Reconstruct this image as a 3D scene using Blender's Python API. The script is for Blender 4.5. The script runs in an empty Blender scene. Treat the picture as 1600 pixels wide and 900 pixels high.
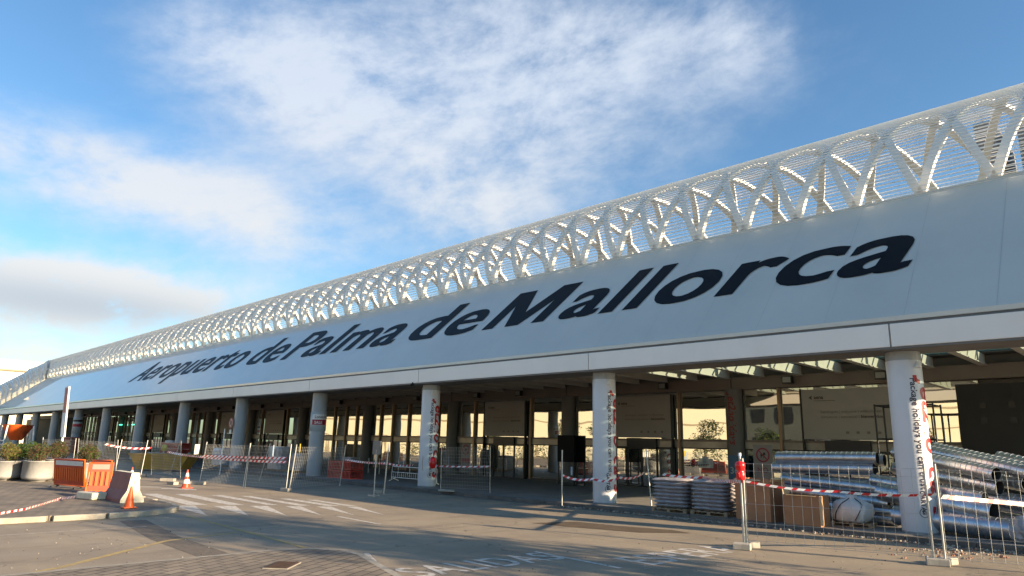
import bpy, math, random
from mathutils import Vector, Matrix, noise
random.seed(7)
R = math.radians
S = bpy.context.scene
COL = S.collection

# ------------------------------------------------------------------ camera
CX, CH = 5.64147, 2.1
YAW, PITCH, ROLL, F = -0.78675, 0.22628, 0.02341, 1067.0
r0 = Vector((math.cos(YAW), -math.sin(YAW), 0))
fw = Vector((math.sin(YAW)*math.cos(PITCH), math.cos(YAW)*math.cos(PITCH), math.sin(PITCH)))
u0 = r0.cross(fw)
rt = r0*math.cos(ROLL) + u0*math.sin(ROLL)
up = -r0*math.sin(ROLL) + u0*math.cos(ROLL)
CAM = Vector((CX, 0, CH))
cd = bpy.data.cameras.new('camera'); cam = bpy.data.objects.new('camera', cd); COL.objects.link(cam)
M = Matrix((rt, up, -fw)).transposed().to_4x4(); M.translation = CAM
cam.matrix_world = M
cd.sensor_width = 36; cd.lens = F/1600*36; cd.clip_start = .1; cd.clip_end = 3000
S.camera = cam

def ray(x, y): return rt*((x-800)/F) - up*((y-450)/F) + fw
def G(x, y, z=0.0):
    d = ray(x, y); return CAM + d*((z-CH)/d.z)
def PY(x, y, Y):
    d = ray(x, y); return CAM + d*(Y/d.y)

# ------------------------------------------------------------------ light
SUN_EL, SUN_AZ = 15.5, 16.0      # azimuth measured from +X towards +Y
sd = Vector((math.cos(R(SUN_EL))*math.cos(R(SUN_AZ)), math.cos(R(SUN_EL))*math.sin(R(SUN_AZ)), math.sin(R(SUN_EL))))
sl = bpy.data.lights.new('sun', 'SUN'); sl.energy = 5.0; sl.angle = R(.55); sl.color = (1, .78, .52)
so = bpy.data.objects.new('sun', sl); COL.objects.link(so)
so.rotation_euler = sd.to_track_quat('Z', 'Y').to_euler()
S.view_settings.view_transform = 'Standard'; S.view_settings.look = 'None'
S.view_settings.gamma = 1; S.view_settings.use_curve_mapping = False
S.view_settings.exposure = 1.42

W = bpy.data.worlds.new('World'); S.world = W; W.use_nodes = True
nt = W.node_tree; nt.nodes.clear(); N = nt.nodes.new; L = nt.links.new
def wm(op, a, b=None, c=None, clamp=False):
    n = N('ShaderNodeMath'); n.operation = op; n.use_clamp = clamp
    for i, v in enumerate((a, b, c)):
        if v is None: continue
        if isinstance(v, (int, float)): n.inputs[i].default_value = v
        else: L(v, n.inputs[i])
    return n.outputs[0]
out = N('ShaderNodeOutputWorld'); bg = N('ShaderNodeBackground'); L(bg.outputs[0], out.inputs[0])
sky = N('ShaderNodeTexSky'); sky.sky_type = 'NISHITA'; sky.sun_disc = False
sky.sun_elevation = R(SUN_EL); sky.sun_rotation = R(90-SUN_AZ)
sky.air_density = 1.15; sky.dust_density = .6; sky.ozone_density = 1.6
tc = N('ShaderNodeTexCoord'); sep = N('ShaderNodeSeparateXYZ'); L(tc.outputs['Generated'], sep.inputs[0])
AZ = wm('ARCTAN2', sep.outputs[0], sep.outputs[1])      # 0 = +Y, negative = left
EL = wm('ARCSINE', sep.outputs[2])
def azel(x, y):
    d = ray(x, y).normalized(); return math.atan2(d.x, d.y), math.asin(d.z)
def blob(x0, y0, x1, y1, thick, amp):
    """soft elongated cloud between two sky directions"""
    a0, e0 = azel(x0, y0); a1, e1 = azel(x1, y1)
    ca, ce = (a0+a1)/2, (e0+e1)/2; k = math.cos(ce)
    dx, dy = (a1-a0)*k, e1-e0; ln = math.hypot(dx, dy); ux, uy = dx/ln, dy/ln
    X = wm('MULTIPLY', wm('SUBTRACT', AZ, ca), k); Y = wm('SUBTRACT', EL, ce)
    p = wm('DIVIDE', wm('ADD', wm('MULTIPLY', X, ux), wm('MULTIPLY', Y, uy)), ln/2)
    q = wm('DIVIDE', wm('SUBTRACT', wm('MULTIPLY', Y, ux), wm('MULTIPLY', X, uy)), thick)
    r = wm('ADD', wm('POWER', wm('ABSOLUTE', p), 2.4), wm('POWER', wm('ABSOLUTE', q), 2))
    return wm('MULTIPLY', wm('EXPONENT', wm('MULTIPLY', r, -1)), amp)
blobs = [blob(190, 25, 620, 170, .08, 1.0), blob(420, 60, 1060, 270, .17, 1.15), blob(620, 300, 820, 360, .06, .55),
         blob(720, 10, 1260, 80, .09, .75), blob(1090, 20, 1250, 70, .045, .5), blob(-250, 160, 480, 345, .062, 1.35),
         blob(-250, 412, 370, 478, .042, 2.3), blob(330, 390, 620, 400, .05, .5), blob(-200, 570, 160, 555, .025, .8), blob(-200, 520, 300, 520, .07, .22),
         blob(1250, 180, 1700, 60, .1, .12)]
mask = blobs[0]
for b in blobs[1:]: mask = wm('ADD', mask, b)
comb = N('ShaderNodeCombineXYZ')
L(wm('MULTIPLY', AZ, .75), comb.inputs[0]); L(wm('MULTIPLY', wm('ADD', EL, wm('MULTIPLY', AZ, -.12)), 1.35), comb.inputs[1])
def wnoise(scale, det, rough, dist=0):
    n = N('ShaderNodeTexNoise'); n.inputs['Scale'].default_value = scale; n.inputs['Detail'].default_value = det
    n.inputs['Roughness'].default_value = rough; n.inputs['Distortion'].default_value = dist; L(comb.outputs[0], n.inputs['Vector']); return n.outputs['Fac']
n1 = wnoise(5.0, 10, .64, .25); n2 = wnoise(19, 8, .62, .15)
nn = wm('ADD', wm('MULTIPLY', wm('SUBTRACT', n1, .5), 3.0), wm('MULTIPLY', wm('SUBTRACT', n2, .5), 1.5))
dens = wm('ADD', mask, wm('MULTIPLY', nn, wm('ADD', wm('MULTIPLY', mask, .75), .10)))
mr = N('ShaderNodeMapRange'); mr.interpolation_type = 'SMOOTHSTEP'
mr.inputs['From Min'].default_value = .15; mr.inputs['From Max'].default_value = 1.6; L(dens, mr.inputs['Value'])
# lower cumulus: warm top, grey base
low = wm('MULTIPLY', blob(-250, 425, 380, 505, .030, 1.0), 1.0, clamp=True)
cw = N('ShaderNodeMix'); cw.data_type = 'RGBA'
cw.inputs['A'].default_value = (5.0, 5.5, 6.3, 1); cw.inputs['B'].default_value = (6.5, 6.1, 5.5, 1)
elr = N('ShaderNodeMapRange'); L(EL, elr.inputs['Value']); elr.inputs['From Min'].default_value = R(28); elr.inputs['From Max'].default_value = R(6); L(elr.outputs[0], cw.inputs['Factor'])
cg = N('ShaderNodeMix'); cg.data_type = 'RGBA'; L(cw.outputs['Result'], cg.inputs['A']); cg.inputs['B'].default_value = (3.4, 3.7, 4.2, 1)
L(wm('MULTIPLY', low, .8, clamp=True), cg.inputs['Factor'])
mx = N('ShaderNodeMix'); mx.data_type = 'RGBA'
tint = N('ShaderNodeMix'); tint.data_type = 'RGBA'; tint.blend_type = 'MULTIPLY'; tint.inputs['Factor'].default_value = 1
L(sky.outputs[0], tint.inputs['A']); tint.inputs['B'].default_value = (.84, 1.18, 1.46, 1)
L(tint.outputs['Result'], mx.inputs['A']); L(cg.outputs['Result'], mx.inputs['B']); L(wm('MULTIPLY', mr.outputs[0], .9), mx.inputs['Factor'])
L(mx.outputs['Result'], bg.inputs['Color']); bg.inputs['Strength'].default_value = .057

# ------------------------------------------------------------------ materials
MATS = {}
def mat(name, col, rough=.6, metal=0.0, var=.12, scale=3.0, bump=0.0, bscale=20.0, spec=.5, col2=None, dirt=0.0, coat=0.0, alpha=None, emit=None):
    if name in MATS: return MATS[name]
    m = bpy.data.materials.new(name); m.use_nodes = True; t = m.node_tree; b = t.nodes['Principled BSDF']
    b.inputs['Roughness'].default_value = rough; b.inputs['Metallic'].default_value = metal
    b.inputs['Specular IOR Level'].default_value = spec; b.inputs['Coat Weight'].default_value = coat
    co = t.nodes.new('ShaderNodeTexCoord')
    nz = t.nodes.new('ShaderNodeTexNoise'); nz.inputs['Scale'].default_value = scale; nz.inputs['Detail'].default_value = 6
    t.links.new(co.outputs['Object'], nz.inputs['Vector'])
    rp = t.nodes.new('ShaderNodeMapRange'); rp.inputs['From Min'].default_value = .3; rp.inputs['From Max'].default_value = .7
    t.links.new(nz.outputs['Fac'], rp.inputs['Value'])
    mx = t.nodes.new('ShaderNodeMix'); mx.data_type = 'RGBA'; t.links.new(rp.outputs[0], mx.inputs['Factor'])
    c2 = col2 or tuple(c*(1-var) for c in col)
    mx.inputs['A'].default_value = (*(min(1, c*(1+var*.4)) for c in col), 1) if not col2 else (*col, 1); mx.inputs['B'].default_value = (*c2, 1)
    outc = mx.outputs['Result']
    if dirt:
        n3 = t.nodes.new('ShaderNodeTexNoise'); n3.inputs['Scale'].default_value = scale*.37; n3.inputs['Detail'].default_value = 9; n3.inputs['Roughness'].default_value = .7
        mp = t.nodes.new('ShaderNodeMapping'); mp.inputs['Scale'].default_value = (2.2, 2.2, .6); t.links.new(co.outputs['Object'], mp.inputs[0]); t.links.new(mp.outputs[0], n3.inputs['Vector'])
        r3 = t.nodes.new('ShaderNodeMapRange'); r3.inputs['From Min'].default_value = .52; r3.inputs['From Max'].default_value = .75; r3.inputs['To Max'].default_value = dirt; t.links.new(n3.outputs['Fac'], r3.inputs['Value'])
        m3 = t.nodes.new('ShaderNodeMix'); m3.data_type = 'RGBA'; t.links.new(r3.outputs[0], m3.inputs['Factor']); t.links.new(outc, m3.inputs['A']); m3.inputs['B'].default_value = (.12, .10, .08, 1)
        outc = m3.outputs['Result']
    t.links.new(outc, b.inputs['Base Color'])
    if bump:
        nb = t.nodes.new('ShaderNodeTexNoise'); nb.inputs['Scale'].default_value = bscale; nb.inputs['Detail'].default_value = 5
        t.links.new(co.outputs['Object'], nb.inputs['Vector'])
        bp = t.nodes.new('ShaderNodeBump'); bp.inputs['Strength'].default_value = bump; bp.inputs['Distance'].default_value = .02
        t.links.new(nb.outputs['Fac'], bp.inputs['Height']); t.links.new(bp.outputs[0], b.inputs['Normal'])
    if emit:
        b.inputs['Emission Color'].default_value = (*emit[0], 1); b.inputs['Emission Strength'].default_value = emit[1]
    MATS[name] = m; return m

white_panel = mat('white_panel', (.63, .59, .51), .45, .0, .06, .35, dirt=.10, spec=.6, coat=.7)
fascia_m = mat('fascia_paint', (.86, .82, .77), .45, 0, .05, .5, dirt=.07)
steel_w = mat('white_steel', (.84, .83, .80), .42, 0, .10, .8, dirt=.15)
slat_m = mat('slat_metal', (.90, .89, .86), .4, .0, .05, .5)
black_l = mat('black_letter', (.006, .006, .007), .55, 0, .1, coat=.08, spec=.15)
col_m = mat('column_paint', (.36, .39, .42), .45, 0, .10, 1.2, dirt=.12)
wrap_m = mat('white_wrap', (.66, .67, .70), .4, 0, .05, 1.5, dirt=.10)
red_m = mat('red_vinyl', (.42, .015, .02), .4)
orange_v = mat('orange_vinyl', (.8, .25, .02), .4)
navy_m = mat('dark_vinyl', (.035, .02, .03), .4)
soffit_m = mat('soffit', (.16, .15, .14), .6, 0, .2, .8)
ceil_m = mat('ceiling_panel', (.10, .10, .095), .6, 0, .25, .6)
beam_m = mat('beam_paint', (.50, .47, .42), .55, 0, .12, .8)
brown_m = mat('brown_beam', (.17, .13, .105), .55, 0, .12, .7)
wood_m = mat('bronze_mullion', (.26, .17, .10), .4, .3, .15, 2)
banner_m = mat('banner_cloth', (.30, .275, .25), .8, 0, .06, .8)
dark_m = mat('dark_frame', (.012, .012, .013), .4, .2)
inner_m = mat('interior_dark', (.03, .031, .03), .7, 0, .5, .7)
conc_m = mat('concrete', (.42, .38, .32), .85, 0, .18, 5, .35, 40, dirt=.3)
conc_y = mat('painted_concrete', (.74, .68, .52), .8, 0, .10, 5, .3, 30, dirt=.2)
pinkpaint = mat('faded_red_paint', (.30, .115, .10), .75, 0, .16, 3, .15, 25, dirt=.25)
pave_m = mat('pavement_slab', (.21, .195, .175), .8, 0, .2, 1.5, .2, 12, dirt=.35)
kerb_m = mat('kerb_stone', (.34, .31, .26), .85, 0, .25, 4, .4, 30, dirt=.4)
galv = mat('galvanised_duct', (.52, .55, .59), .34, .9, .22, 4, .14, 7, dirt=.3)
galv_in = mat('duct_inside', (.05, .05, .05), .7, .3)
post_m = mat('galvanised_post', (.50, .50, .48), .42, .75, .2, 8)
wire_m = mat('galvanised_wire', (.48, .48, .46), .45, .6, .15, 8)
orange_p = mat('orange_plastic', (.80, .12, .015), .42, 0, .12, 3, dirt=.25)
redorange_p = mat('red_orange_plastic', (.62, .06, .02), .45, 0, .15, 3, dirt=.25)
red_p = mat('red_plastic', (.72, .012, .012), .28, 0, .08, 5, coat=.3)
white_p = mat('white_paint', (.75, .74, .70), .5, 0, .08, 4, dirt=.12)
tape_w = mat('tape_white', (.78, .78, .76), .4, 0, .05)
tape_r = mat('tape_red', (.55, .02, .02), .4, 0, .05)
card_m = mat('cardboard', (.34, .17, .085), .85, 0, .12, 2.5, .12, 9)
card_l = mat('cardboard_torn', (.60, .42, .24), .9, 0, .12, 5, .2, 20)
pal_m = mat('pallet_wood', (.34, .24, .15), .85, 0, .25, 6, .3, 30)
bag_m = mat('bag_film', (.50, .48, .48), .38, 0, .15, 5, .9, 13, col2=(.34, .29, .30))
big_m = mat('woven_bag', (.62, .60, .58), .65, 0, .12, 6, .5, 9)
strap_m = mat('black_strap', (.02, .02, .022), .6)
skip_m = mat('yellow_skip', (.50, .27, .03), .55, 0, .2, 2, dirt=.45)
leaf_g = mat('leaf_green', (.09, .14, .03), .6, 0, .4, 3, spec=.3)
leaf_d = mat('leaf_dark', (.03, .05, .018), .6, 0, .3, 3, spec=.3)
leaf_y = mat('leaf_yellow', (.19, .17, .045), .7, 0, .3, 3, spec=.3)
leaf_b = mat('leaf_brown', (.13, .072, .045), .75, 0, .35, 3, spec=.2)
bark_m = mat('bark', (.12, .08, .05), .9, 0, .3, 6, .5, 30)
soil_m = mat('soil', (.06, .045, .03), .95, 0, .3, 8)
cream_m = mat('cream_render', (.62, .575, .43), .85, 0, .06, .15)
cream_d = mat('dark_cream_render', (.30, .25, .17), .85, 0, .06, .15)  # darker cream of the cornice and floor bands
tower_m = mat('tower_cladding', (.27, .24, .215), .7, 0, .10, .25)
screen_m = mat('black_screen', (.006, .006, .007), .6, spec=.1)
blue_m = mat('blue_sign', (.02, .10, .19), .4)
sky_blue = mat('blue_sticker', (.03, .16, .45), .4)
yellow_m = mat('yellow_sticker', (.65, .45, .03), .4)
rubble_m = mat('rubble', (.34, .26, .20), .95, 0, .4, 8, .5, 30)
brickrub = mat('brick_rubble', (.42, .20, .12), .95, 0, .3, 8, .5, 30)
manh_m = mat('rusty_cover', (.075, .045, .035), .85, .2, .3, 12, .6, 60)
road_w = mat('road_white', (.66, .63, .58), .75, 0, .25, 7, col2=(.34, .29, .23), dirt=.3)
road_y = mat('road_yellow', (.47, .33, .10), .8, 0, .25, 7, col2=(.27, .21, .12))
wrapfilm = mat('stretch_film', (.40, .40, .42), .3, 0, .2, 5, .8, 10, col2=(.22, .2, .19))
neon_m = mat('green_neon', (.1, .9, .6), .4, emit=((.1, 1, .65), 1.2))
lampg = mat('lamp_glass', (.25, .24, .22), .25)
greybox = mat('grey_box', (.16, .155, .15), .6)

def glass_mat():
    m = bpy.data.materials.new('reflective_glass'); m.use_nodes = True; t = m.node_tree; t.nodes.clear()
    o = t.nodes.new('ShaderNodeOutputMaterial'); mx = t.nodes.new('ShaderNodeMixShader'); g = t.nodes.new('ShaderNodeBsdfGlossy'); d = t.nodes.new('ShaderNodeBsdfPrincipled')
    g.inputs['Roughness'].default_value = .012; g.inputs['Color'].default_value = (.86, .86, .80, 1)
    d.inputs['Base Color'].default_value = (.02, .026, .022, 1); d.inputs['Roughness'].default_value = .3
    mx.inputs[0].default_value = .60
    t.links.new(d.outputs[0], mx.inputs[1]); t.links.new(g.outputs[0], mx.inputs[2]); t.links.new(mx.outputs[0], o.inputs[0])
    co = t.nodes.new('ShaderNodeTexCoord'); n = t.nodes.new('ShaderNodeTexNoise'); n.inputs['Scale'].default_value = .5; n.inputs['Detail'].default_value = 1
    b = t.nodes.new('ShaderNodeBump'); b.inputs['Strength'].default_value = .06; b.inputs['Distance'].default_value = .12
    t.links.new(co.outputs['Object'], n.inputs['Vector']); t.links.new(n.outputs['Fac'], b.inputs['Height']); t.links.new(b.outputs[0], g.inputs['Normal'])
    return m
glass_m = glass_mat()
def skylight_mat():
    m = bpy.data.materials.new('teal_skylight'); m.use_nodes = True; t = m.node_tree; t.nodes.clear()
    o = t.nodes.new('ShaderNodeOutputMaterial'); mx = t.nodes.new('ShaderNodeMixShader'); a = t.nodes.new('ShaderNodeBsdfTransparent'); d = t.nodes.new('ShaderNodeBsdfTranslucent')
    a.inputs[0].default_value = (.62, .80, .78, 1); d.inputs['Color'].default_value = (.07, .17, .17, 1)
    mx.inputs[0].default_value = .45
    t.links.new(a.outputs[0], mx.inputs[1]); t.links.new(d.outputs[0], mx.inputs[2]); t.links.new(mx.outputs[0], o.inputs[0])
    return m
sky_m = skylight_mat()

def asphalt():
    m = bpy.data.materials.new('asphalt'); m.use_nodes = True; t = m.node_tree; b = t.nodes['Principled BSDF']
    n_ = t.nodes.new; l = t.links.new
    co = n_('ShaderNodeTexCoord')
    def nz(sc, det, rough=.6, scale=None, dist=0):
        n = n_('ShaderNodeTexNoise'); n.inputs['Scale'].default_value = sc; n.inputs['Detail'].default_value = det; n.inputs['Roughness'].default_value = rough; n.inputs['Distortion'].default_value = dist
        if scale:
            mp = n_('ShaderNodeMapping'); mp.inputs['Scale'].default_value = scale; l(co.outputs['Object'], mp.inputs[0]); l(mp.outputs[0], n.inputs['Vector'])
        else: l(co.outputs['Object'], n.inputs['Vector'])
        return n.outputs['Fac']
    def rng(v, a, c, lo=0, hi=1):
        r = n_('ShaderNodeMapRange'); r.inputs['From Min'].default_value = a; r.inputs['From Max'].default_value = c; r.inputs['To Min'].default_value = lo; r.inputs['To Max'].default_value = hi; l(v, r.inputs['Value']); return r.outputs[0]
    def mix(f, a, c):
        x = n_('ShaderNodeMix'); x.data_type = 'RGBA'; l(f, x.inputs['Factor'])
        for k, v in (('A', a), ('B', c)):
            if isinstance(v, tuple): x.inputs[k].default_value = (*v, 1)
            else: l(v, x.inputs[k])
        return x.outputs['Result']
    c = mix(rng(nz(.35, 5), .35, .65), (.36, .287, .20), (.25, .20, .145))
    c = mix(rng(nz(60, 3, .8), .45, .75, 0, .55), c, (.26, .235, .20))
    c = mix(rng(nz(35, 3, .8), .52, .75, 0, .5), c, (.05, .045, .04))
    c = mix(rng(nz(1.2, 6, .7, (1, .25, 1)), .54, .72, 0, .42), c, (.075, .062, .048))      # stains drawn along the lanes
    c = mix(rng(nz(.7, 7, .75, (.35, 1.6, 1), .4), .56, .72, 0, .6), c, (.36, .26, .16))      # sandy dust
    v = n_('ShaderNodeTexVoronoi'); v.feature = 'DISTANCE_TO_EDGE'; v.inputs['Scale'].default_value = .22
    wv = n_('ShaderNodeVectorMath'); wv.operation = 'ADD'; nn = n_('ShaderNodeTexNoise'); nn.inputs['Scale'].default_value = 1.3; nn.inputs['Detail'].default_value = 6
    l(co.outputs['Object'], nn.inputs['Vector']); l(co.outputs['Object'], wv.inputs[0]); l(nn.outputs['Color'], wv.inputs[1]); l(wv.outputs[0], v.inputs['Vector'])
    c = mix(rng(v.outputs['Distance'], .0, .0035, .65, 0), c, (.03, .027, .024))
    c = mix(rng(nz(.9, 6, .7, (.12, 2.6, 1)), .58, .72, 0, .30), c, (.085, .07, .052))      # tyre wear along the lane
    l(c, b.inputs['Base Color'])
    l(rng(nz(1.2, 4), .3, .7, .62, .85), b.inputs['Roughness']); b.inputs['Specular IOR Level'].default_value = .35
    bp = n_('ShaderNodeBump'); bp.inputs['Strength'].default_value = .45; bp.inputs['Distance'].default_value = .012
    l(nz(70, 4, .75), bp.inputs['Height']); l(bp.outputs[0], b.inputs['Normal'])
    return m
asph = asphalt()
def brick_mat(name, c1, c2, mort, sc, rot, bw=.5, rh=.25, ms=.02):
    m = bpy.data.materials.new(name); m.use_nodes = True; t = m.node_tree; b = t.nodes['Principled BSDF']; l = t.links.new
    co = t.nodes.new('ShaderNodeTexCoord'); mp = t.nodes.new('ShaderNodeMapping'); mp.inputs['Rotation'].default_value = (0, 0, rot)
    br = t.nodes.new('ShaderNodeTexBrick'); br.inputs['Scale'].default_value = sc; br.inputs['Mortar Size'].default_value = ms
    br.inputs['Brick Width'].default_value = bw; br.inputs['Row Height'].default_value = rh
    br.inputs['Color1'].default_value = (*c1, 1); br.inputs['Color2'].default_value = (*c2, 1); br.inputs['Mortar'].default_value = (*mort, 1)
    l(co.outputs['Object'], mp.inputs[0]); l(mp.outputs[0], br.inputs['Vector'])
    n = t.nodes.new('ShaderNodeTexNoise'); n.inputs['Scale'].default_value = 1.3; n.inputs['Detail'].default_value = 8; l(co.outputs['Object'], n.inputs['Vector'])
    r = t.nodes.new('ShaderNodeMapRange'); r.inputs['From Min'].default_value = .35; r.inputs['From Max'].default_value = .7; r.inputs['To Min'].default_value = .75; r.inputs['To Max'].default_value = 1.2; l(n.outputs['Fac'], r.inputs['Value'])
    mx = t.nodes.new('ShaderNodeVectorMath'); mx.operation = 'SCALE'; l(br.outputs['Color'], mx.inputs[0]); l(r.outputs[0], mx.inputs['Scale'])
    l(mx.outputs[0], b.inputs['Base Color']); b.inputs['Roughness'].default_value = .85
    bp = t.nodes.new('ShaderNodeBump'); bp.inputs['Strength'].default_value = .6; bp.inputs['Distance'].default_value = .01; bp.invert = True
    l(br.outputs['Fac'], bp.inputs['Height']); l(bp.outputs[0], b.inputs['Normal'])
    return m
brick_isl = brick_mat('island_paving', (.255, .205, .15), (.195, .158, .12), (.06, .048, .038), 1.0, R(62), .42, .21, .016)

# ------------------------------------------------------------------ mesh helpers
class MB:
    def __init__(s): s.v = []; s.f = []; s.m = []; s.mats = []; s.sm = []
    def mi(s, m):
        if m not in s.mats: s.mats.append(m)
        return s.mats.index(m)
    def add(s, vs, fs, m, smooth=False):
        o = len(s.v); s.v += [tuple(v) for v in vs]; k = s.mi(m)
        for f in fs: s.f.append(tuple(i+o for i in f)); s.m.append(k); s.sm.append(smooth)
    def box(s, x0, x1, y0, y1, z0, z1, m):
        s.add([(x0,y0,z0),(x1,y0,z0),(x1,y1,z0),(x0,y1,z0),(x0,y0,z1),(x1,y0,z1),(x1,y1,z1),(x0,y1,z1)],
              [(0,3,2,1),(4,5,6,7),(0,1,5,4),(1,2,6,5),(2,3,7,6),(3,0,4,7)], m); return s
    def obox(s, c, ax, ay, az, m):   # oriented box: centre, half-vectors
        c, ax, ay, az = map(Vector, (c, ax, ay, az))
        vs = [c + ax*i + ay*j + az*k for k in (-1, 1) for i, j in ((-1,-1),(1,-1),(1,1),(-1,1))]
        s.add(vs, [(0,3,2,1),(4,5,6,7),(0,1,5,4),(1,2,6,5),(2,3,7,6),(3,0,4,7)], m); return s
    def tube(s, pts, r, m, n=8, caps=True):
        pts = [Vector(p) for p in pts]; rs = r if isinstance(r, (list, tuple)) else [r]*len(pts); vs = []
        for i, p in enumerate(pts):
            d = (pts[min(i+1, len(pts)-1)] - pts[max(i-1, 0)]).normalized()
            a = d.orthogonal().normalized() if i == 0 else (a - d*a.dot(d)).normalized(); b = d.cross(a)
            for k in range(n):
                t = 2*math.pi*k/n; vs.append(p + a*math.cos(t)*rs[i] + b*math.sin(t)*rs[i])
        fs = [(i*n+k, i*n+(k+1) % n, (i+1)*n+(k+1) % n, (i+1)*n+k) for i in range(len(pts)-1) for k in range(n)]
        s.add(vs, fs, m, True)
        if caps: s.add([vs[k] for k in range(n)], [tuple(range(n))[::-1]], m); s.add([vs[(len(pts)-1)*n+k] for k in range(n)], [tuple(range(n))], m)
        return s
    def lathe(s, prof, m, n=20, c=(0,0,0), sx=1, sy=1):
        vs = [(c[0]+r*math.cos(2*math.pi*k/n)*sx, c[1]+r*math.sin(2*math.pi*k/n)*sy, c[2]+z) for r, z in prof for k in range(n)]
        fs = [(i*n+k, i*n+(k+1) % n, (i+1)*n+(k+1) % n, (i+1)*n+k) for i in range(len(prof)-1) for k in range(n)]
        s.add(vs, fs, m, True); return s
    def prism(s, poly, z0, z1, m):   # polygon in XY
        n = len(poly); vs = [(x, y, z0) for x, y in poly] + [(x, y, z1) for x, y in poly]
        s.add(vs, [tuple(range(n))[::-1], tuple(range(n, 2*n))] + [(i, (i+1) % n, n+(i+1) % n, n+i) for i in range(n)], m); return s
    def poly(s, pts, m): s.add(pts, [tuple(range(len(pts)))], m); return s
    def build(s, name, parent=None, loc=None, bevel=0):
        me = bpy.data.meshes.new(name); me.from_pydata(s.v, [], s.f)
        for m in s.mats: me.materials.append(m)
        me.polygons.foreach_set('material_index', s.m); me.polygons.foreach_set('use_smooth', s.sm); me.update()
        o = bpy.data.objects.new(name, me); COL.objects.link(o)
        if parent: o.parent = parent
        if loc: o.location = loc
        if bevel:
            b = o.modifiers.new('bevel', 'BEVEL'); b.width = bevel; b.segments = 2; b.limit_method = 'ANGLE'
        return o
def tag(o, label=None, cat=None, group=None, kind=None):
    for k, v in (('label', label), ('category', cat), ('group', group), ('kind', kind)):
        if v: o[k] = v
    return o
def thing(name, loc, label, cat, group=None, rz=0):
    o = bpy.data.objects.new(name, None); COL.objects.link(o); o.location = loc; o.rotation_euler = (0, 0, rz)
    return tag(o, label, cat, group)
def dup(root, loc, rz=0, label=None, rot=None):
    r = root.copy(); COL.objects.link(r); r.location = loc; r.rotation_euler = rot or (0, 0, rz)
    if label: r['label'] = label
    for ch in list(root.children):
        c = ch.copy(); COL.objects.link(c); c.parent = r
        for g in ch.children:
            d = g.copy(); COL.objects.link(d); d.parent = c
    return r
def text_data(body, size=1, offset=0, shear=0, spacing=1, align='LEFT', line=1):
    c = bpy.data.curves.new('txt', 'FONT'); c.body = body; c.size = size; c.offset = offset; c.shear = shear; c.space_character = spacing
    c.align_x = align; c.resolution_u = 5; c.space_line = line
    o = bpy.data.objects.new('txt', c); COL.objects.link(o)
    dg = bpy.context.evaluated_depsgraph_get(); me = bpy.data.meshes.new_from_object(o.evaluated_get(dg))
    vs = [v.co.copy() for v in me.vertices]; fs = [tuple(p.vertices) for p in me.polygons]
    bpy.data.objects.remove(o); bpy.data.curves.remove(c); bpy.data.meshes.remove(me)
    return vs, fs
def text_on(mb, body, fn, m, **k):
    vs, fs = text_data(body, **k); mb.add([fn(v.x, v.y) for v in vs], fs, m)

# ================================================================== SETTING
MB().poly([(-900,-900,0),(900,-900,0),(900,900,0),(-900,900,0)], asph).build('road')['kind'] = 'structure'
def struct(o): o['kind'] = 'structure'; return o
# terminal pavement with a kerb
KY = 19.55
pv = MB().box(-175, 30, KY+.22, 60, -.05, .13, pave_m)
struct(pv.build('pavement'))
kb = MB()
for i in range(110):
    x = 12-i*1.5
    kb.box(x-1.488, x-.002, KY+random.uniform(-.006, .006), KY+.215, -.05, .134, mat('dark_kerb', (.13, .115, .10), .85, 0, .3, 3, .4, 20, dirt=.4))
struct(kb.build('kerb', bevel=.012))
struct(MB().poly([(-175,KY-.32,.004),(30,KY-.32,.004),(30,KY-.002,.004),(-175,KY-.002,.004)], mat('gutter_stone', (.15, .13, .11), .85, 0, .2, 3, dirt=.4)).build('gutter'))
# slab joints on the pavement
jm = MB()
for i in range(70): jm.poly([(8-i*2.6,KY+.23,.1335),(8.015-i*2.6,KY+.23,.1335),(8.015-i*2.6,31.3,.1335),(8-i*2.6,31.3,.1335)], soffit_m)
for y in (22.2, 24.8, 27.4): jm.poly([(-172,y,.1345),(12,y,.1345),(12,y+.014,.1345),(-172,y+.014,.1345)], soffit_m)
struct(jm.build('pavement_joints'))
# left island: kerbed, brick paved
isl = [(-14.75,-14),(-14.95,5.9),(-15.15,7.0),(-15.6,7.75),(-16.3,8.15),(-17.4,8.35),(-70,9.6),(-70,-14)]
def inset(poly, d):
    c = Vector((sum(p[0] for p in poly)/len(poly), sum(p[1] for p in poly)/len(poly))); res = []
    n = len(poly)
    for i in range(n):
        a, b, e = Vector(poly[i-1]), Vector(poly[i]), Vector(poly[(i+1) % n])
        n1 = (b-a).normalized(); n2 = (e-b).normalized(); n1 = Vector((-n1.y, n1.x)); n2 = Vector((-n2.y, n2.x))
        v = (n1+n2).normalized(); k = d/max(.3, v.dot(n1)); res.append((b.x+v.x*k, b.y+v.y*k))
    return res
isi = inset(isl, .16)
struct(MB().prism(isi, -.05, .125, brick_isl).build('island_paving'))
ik = MB(); n = len(isl)
for i in range(n):
    a, b, c, d = Vector(isl[i]), Vector(isl[(i+1) % n]), Vector(isi[(i+1) % n]), Vector(isi[i])
    seg = max(1, int((b-a).length/1.25))
    for k in range(seg):
        t0, t1 = k/seg + (.004 if seg > 1 else 0), (k+1)/seg - (.004 if seg > 1 else 0)
        q = [a.lerp(b, t0), a.lerp(b, t1), d.lerp(c, t1), d.lerp(c, t0)]
        ik.prism([(p.x, p.y) for p in q], -.05, .132, conc_y if i in (1,2,3,4) and False else kerb_m)
struct(ik.build('island_kerb', bevel=.012))
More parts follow.
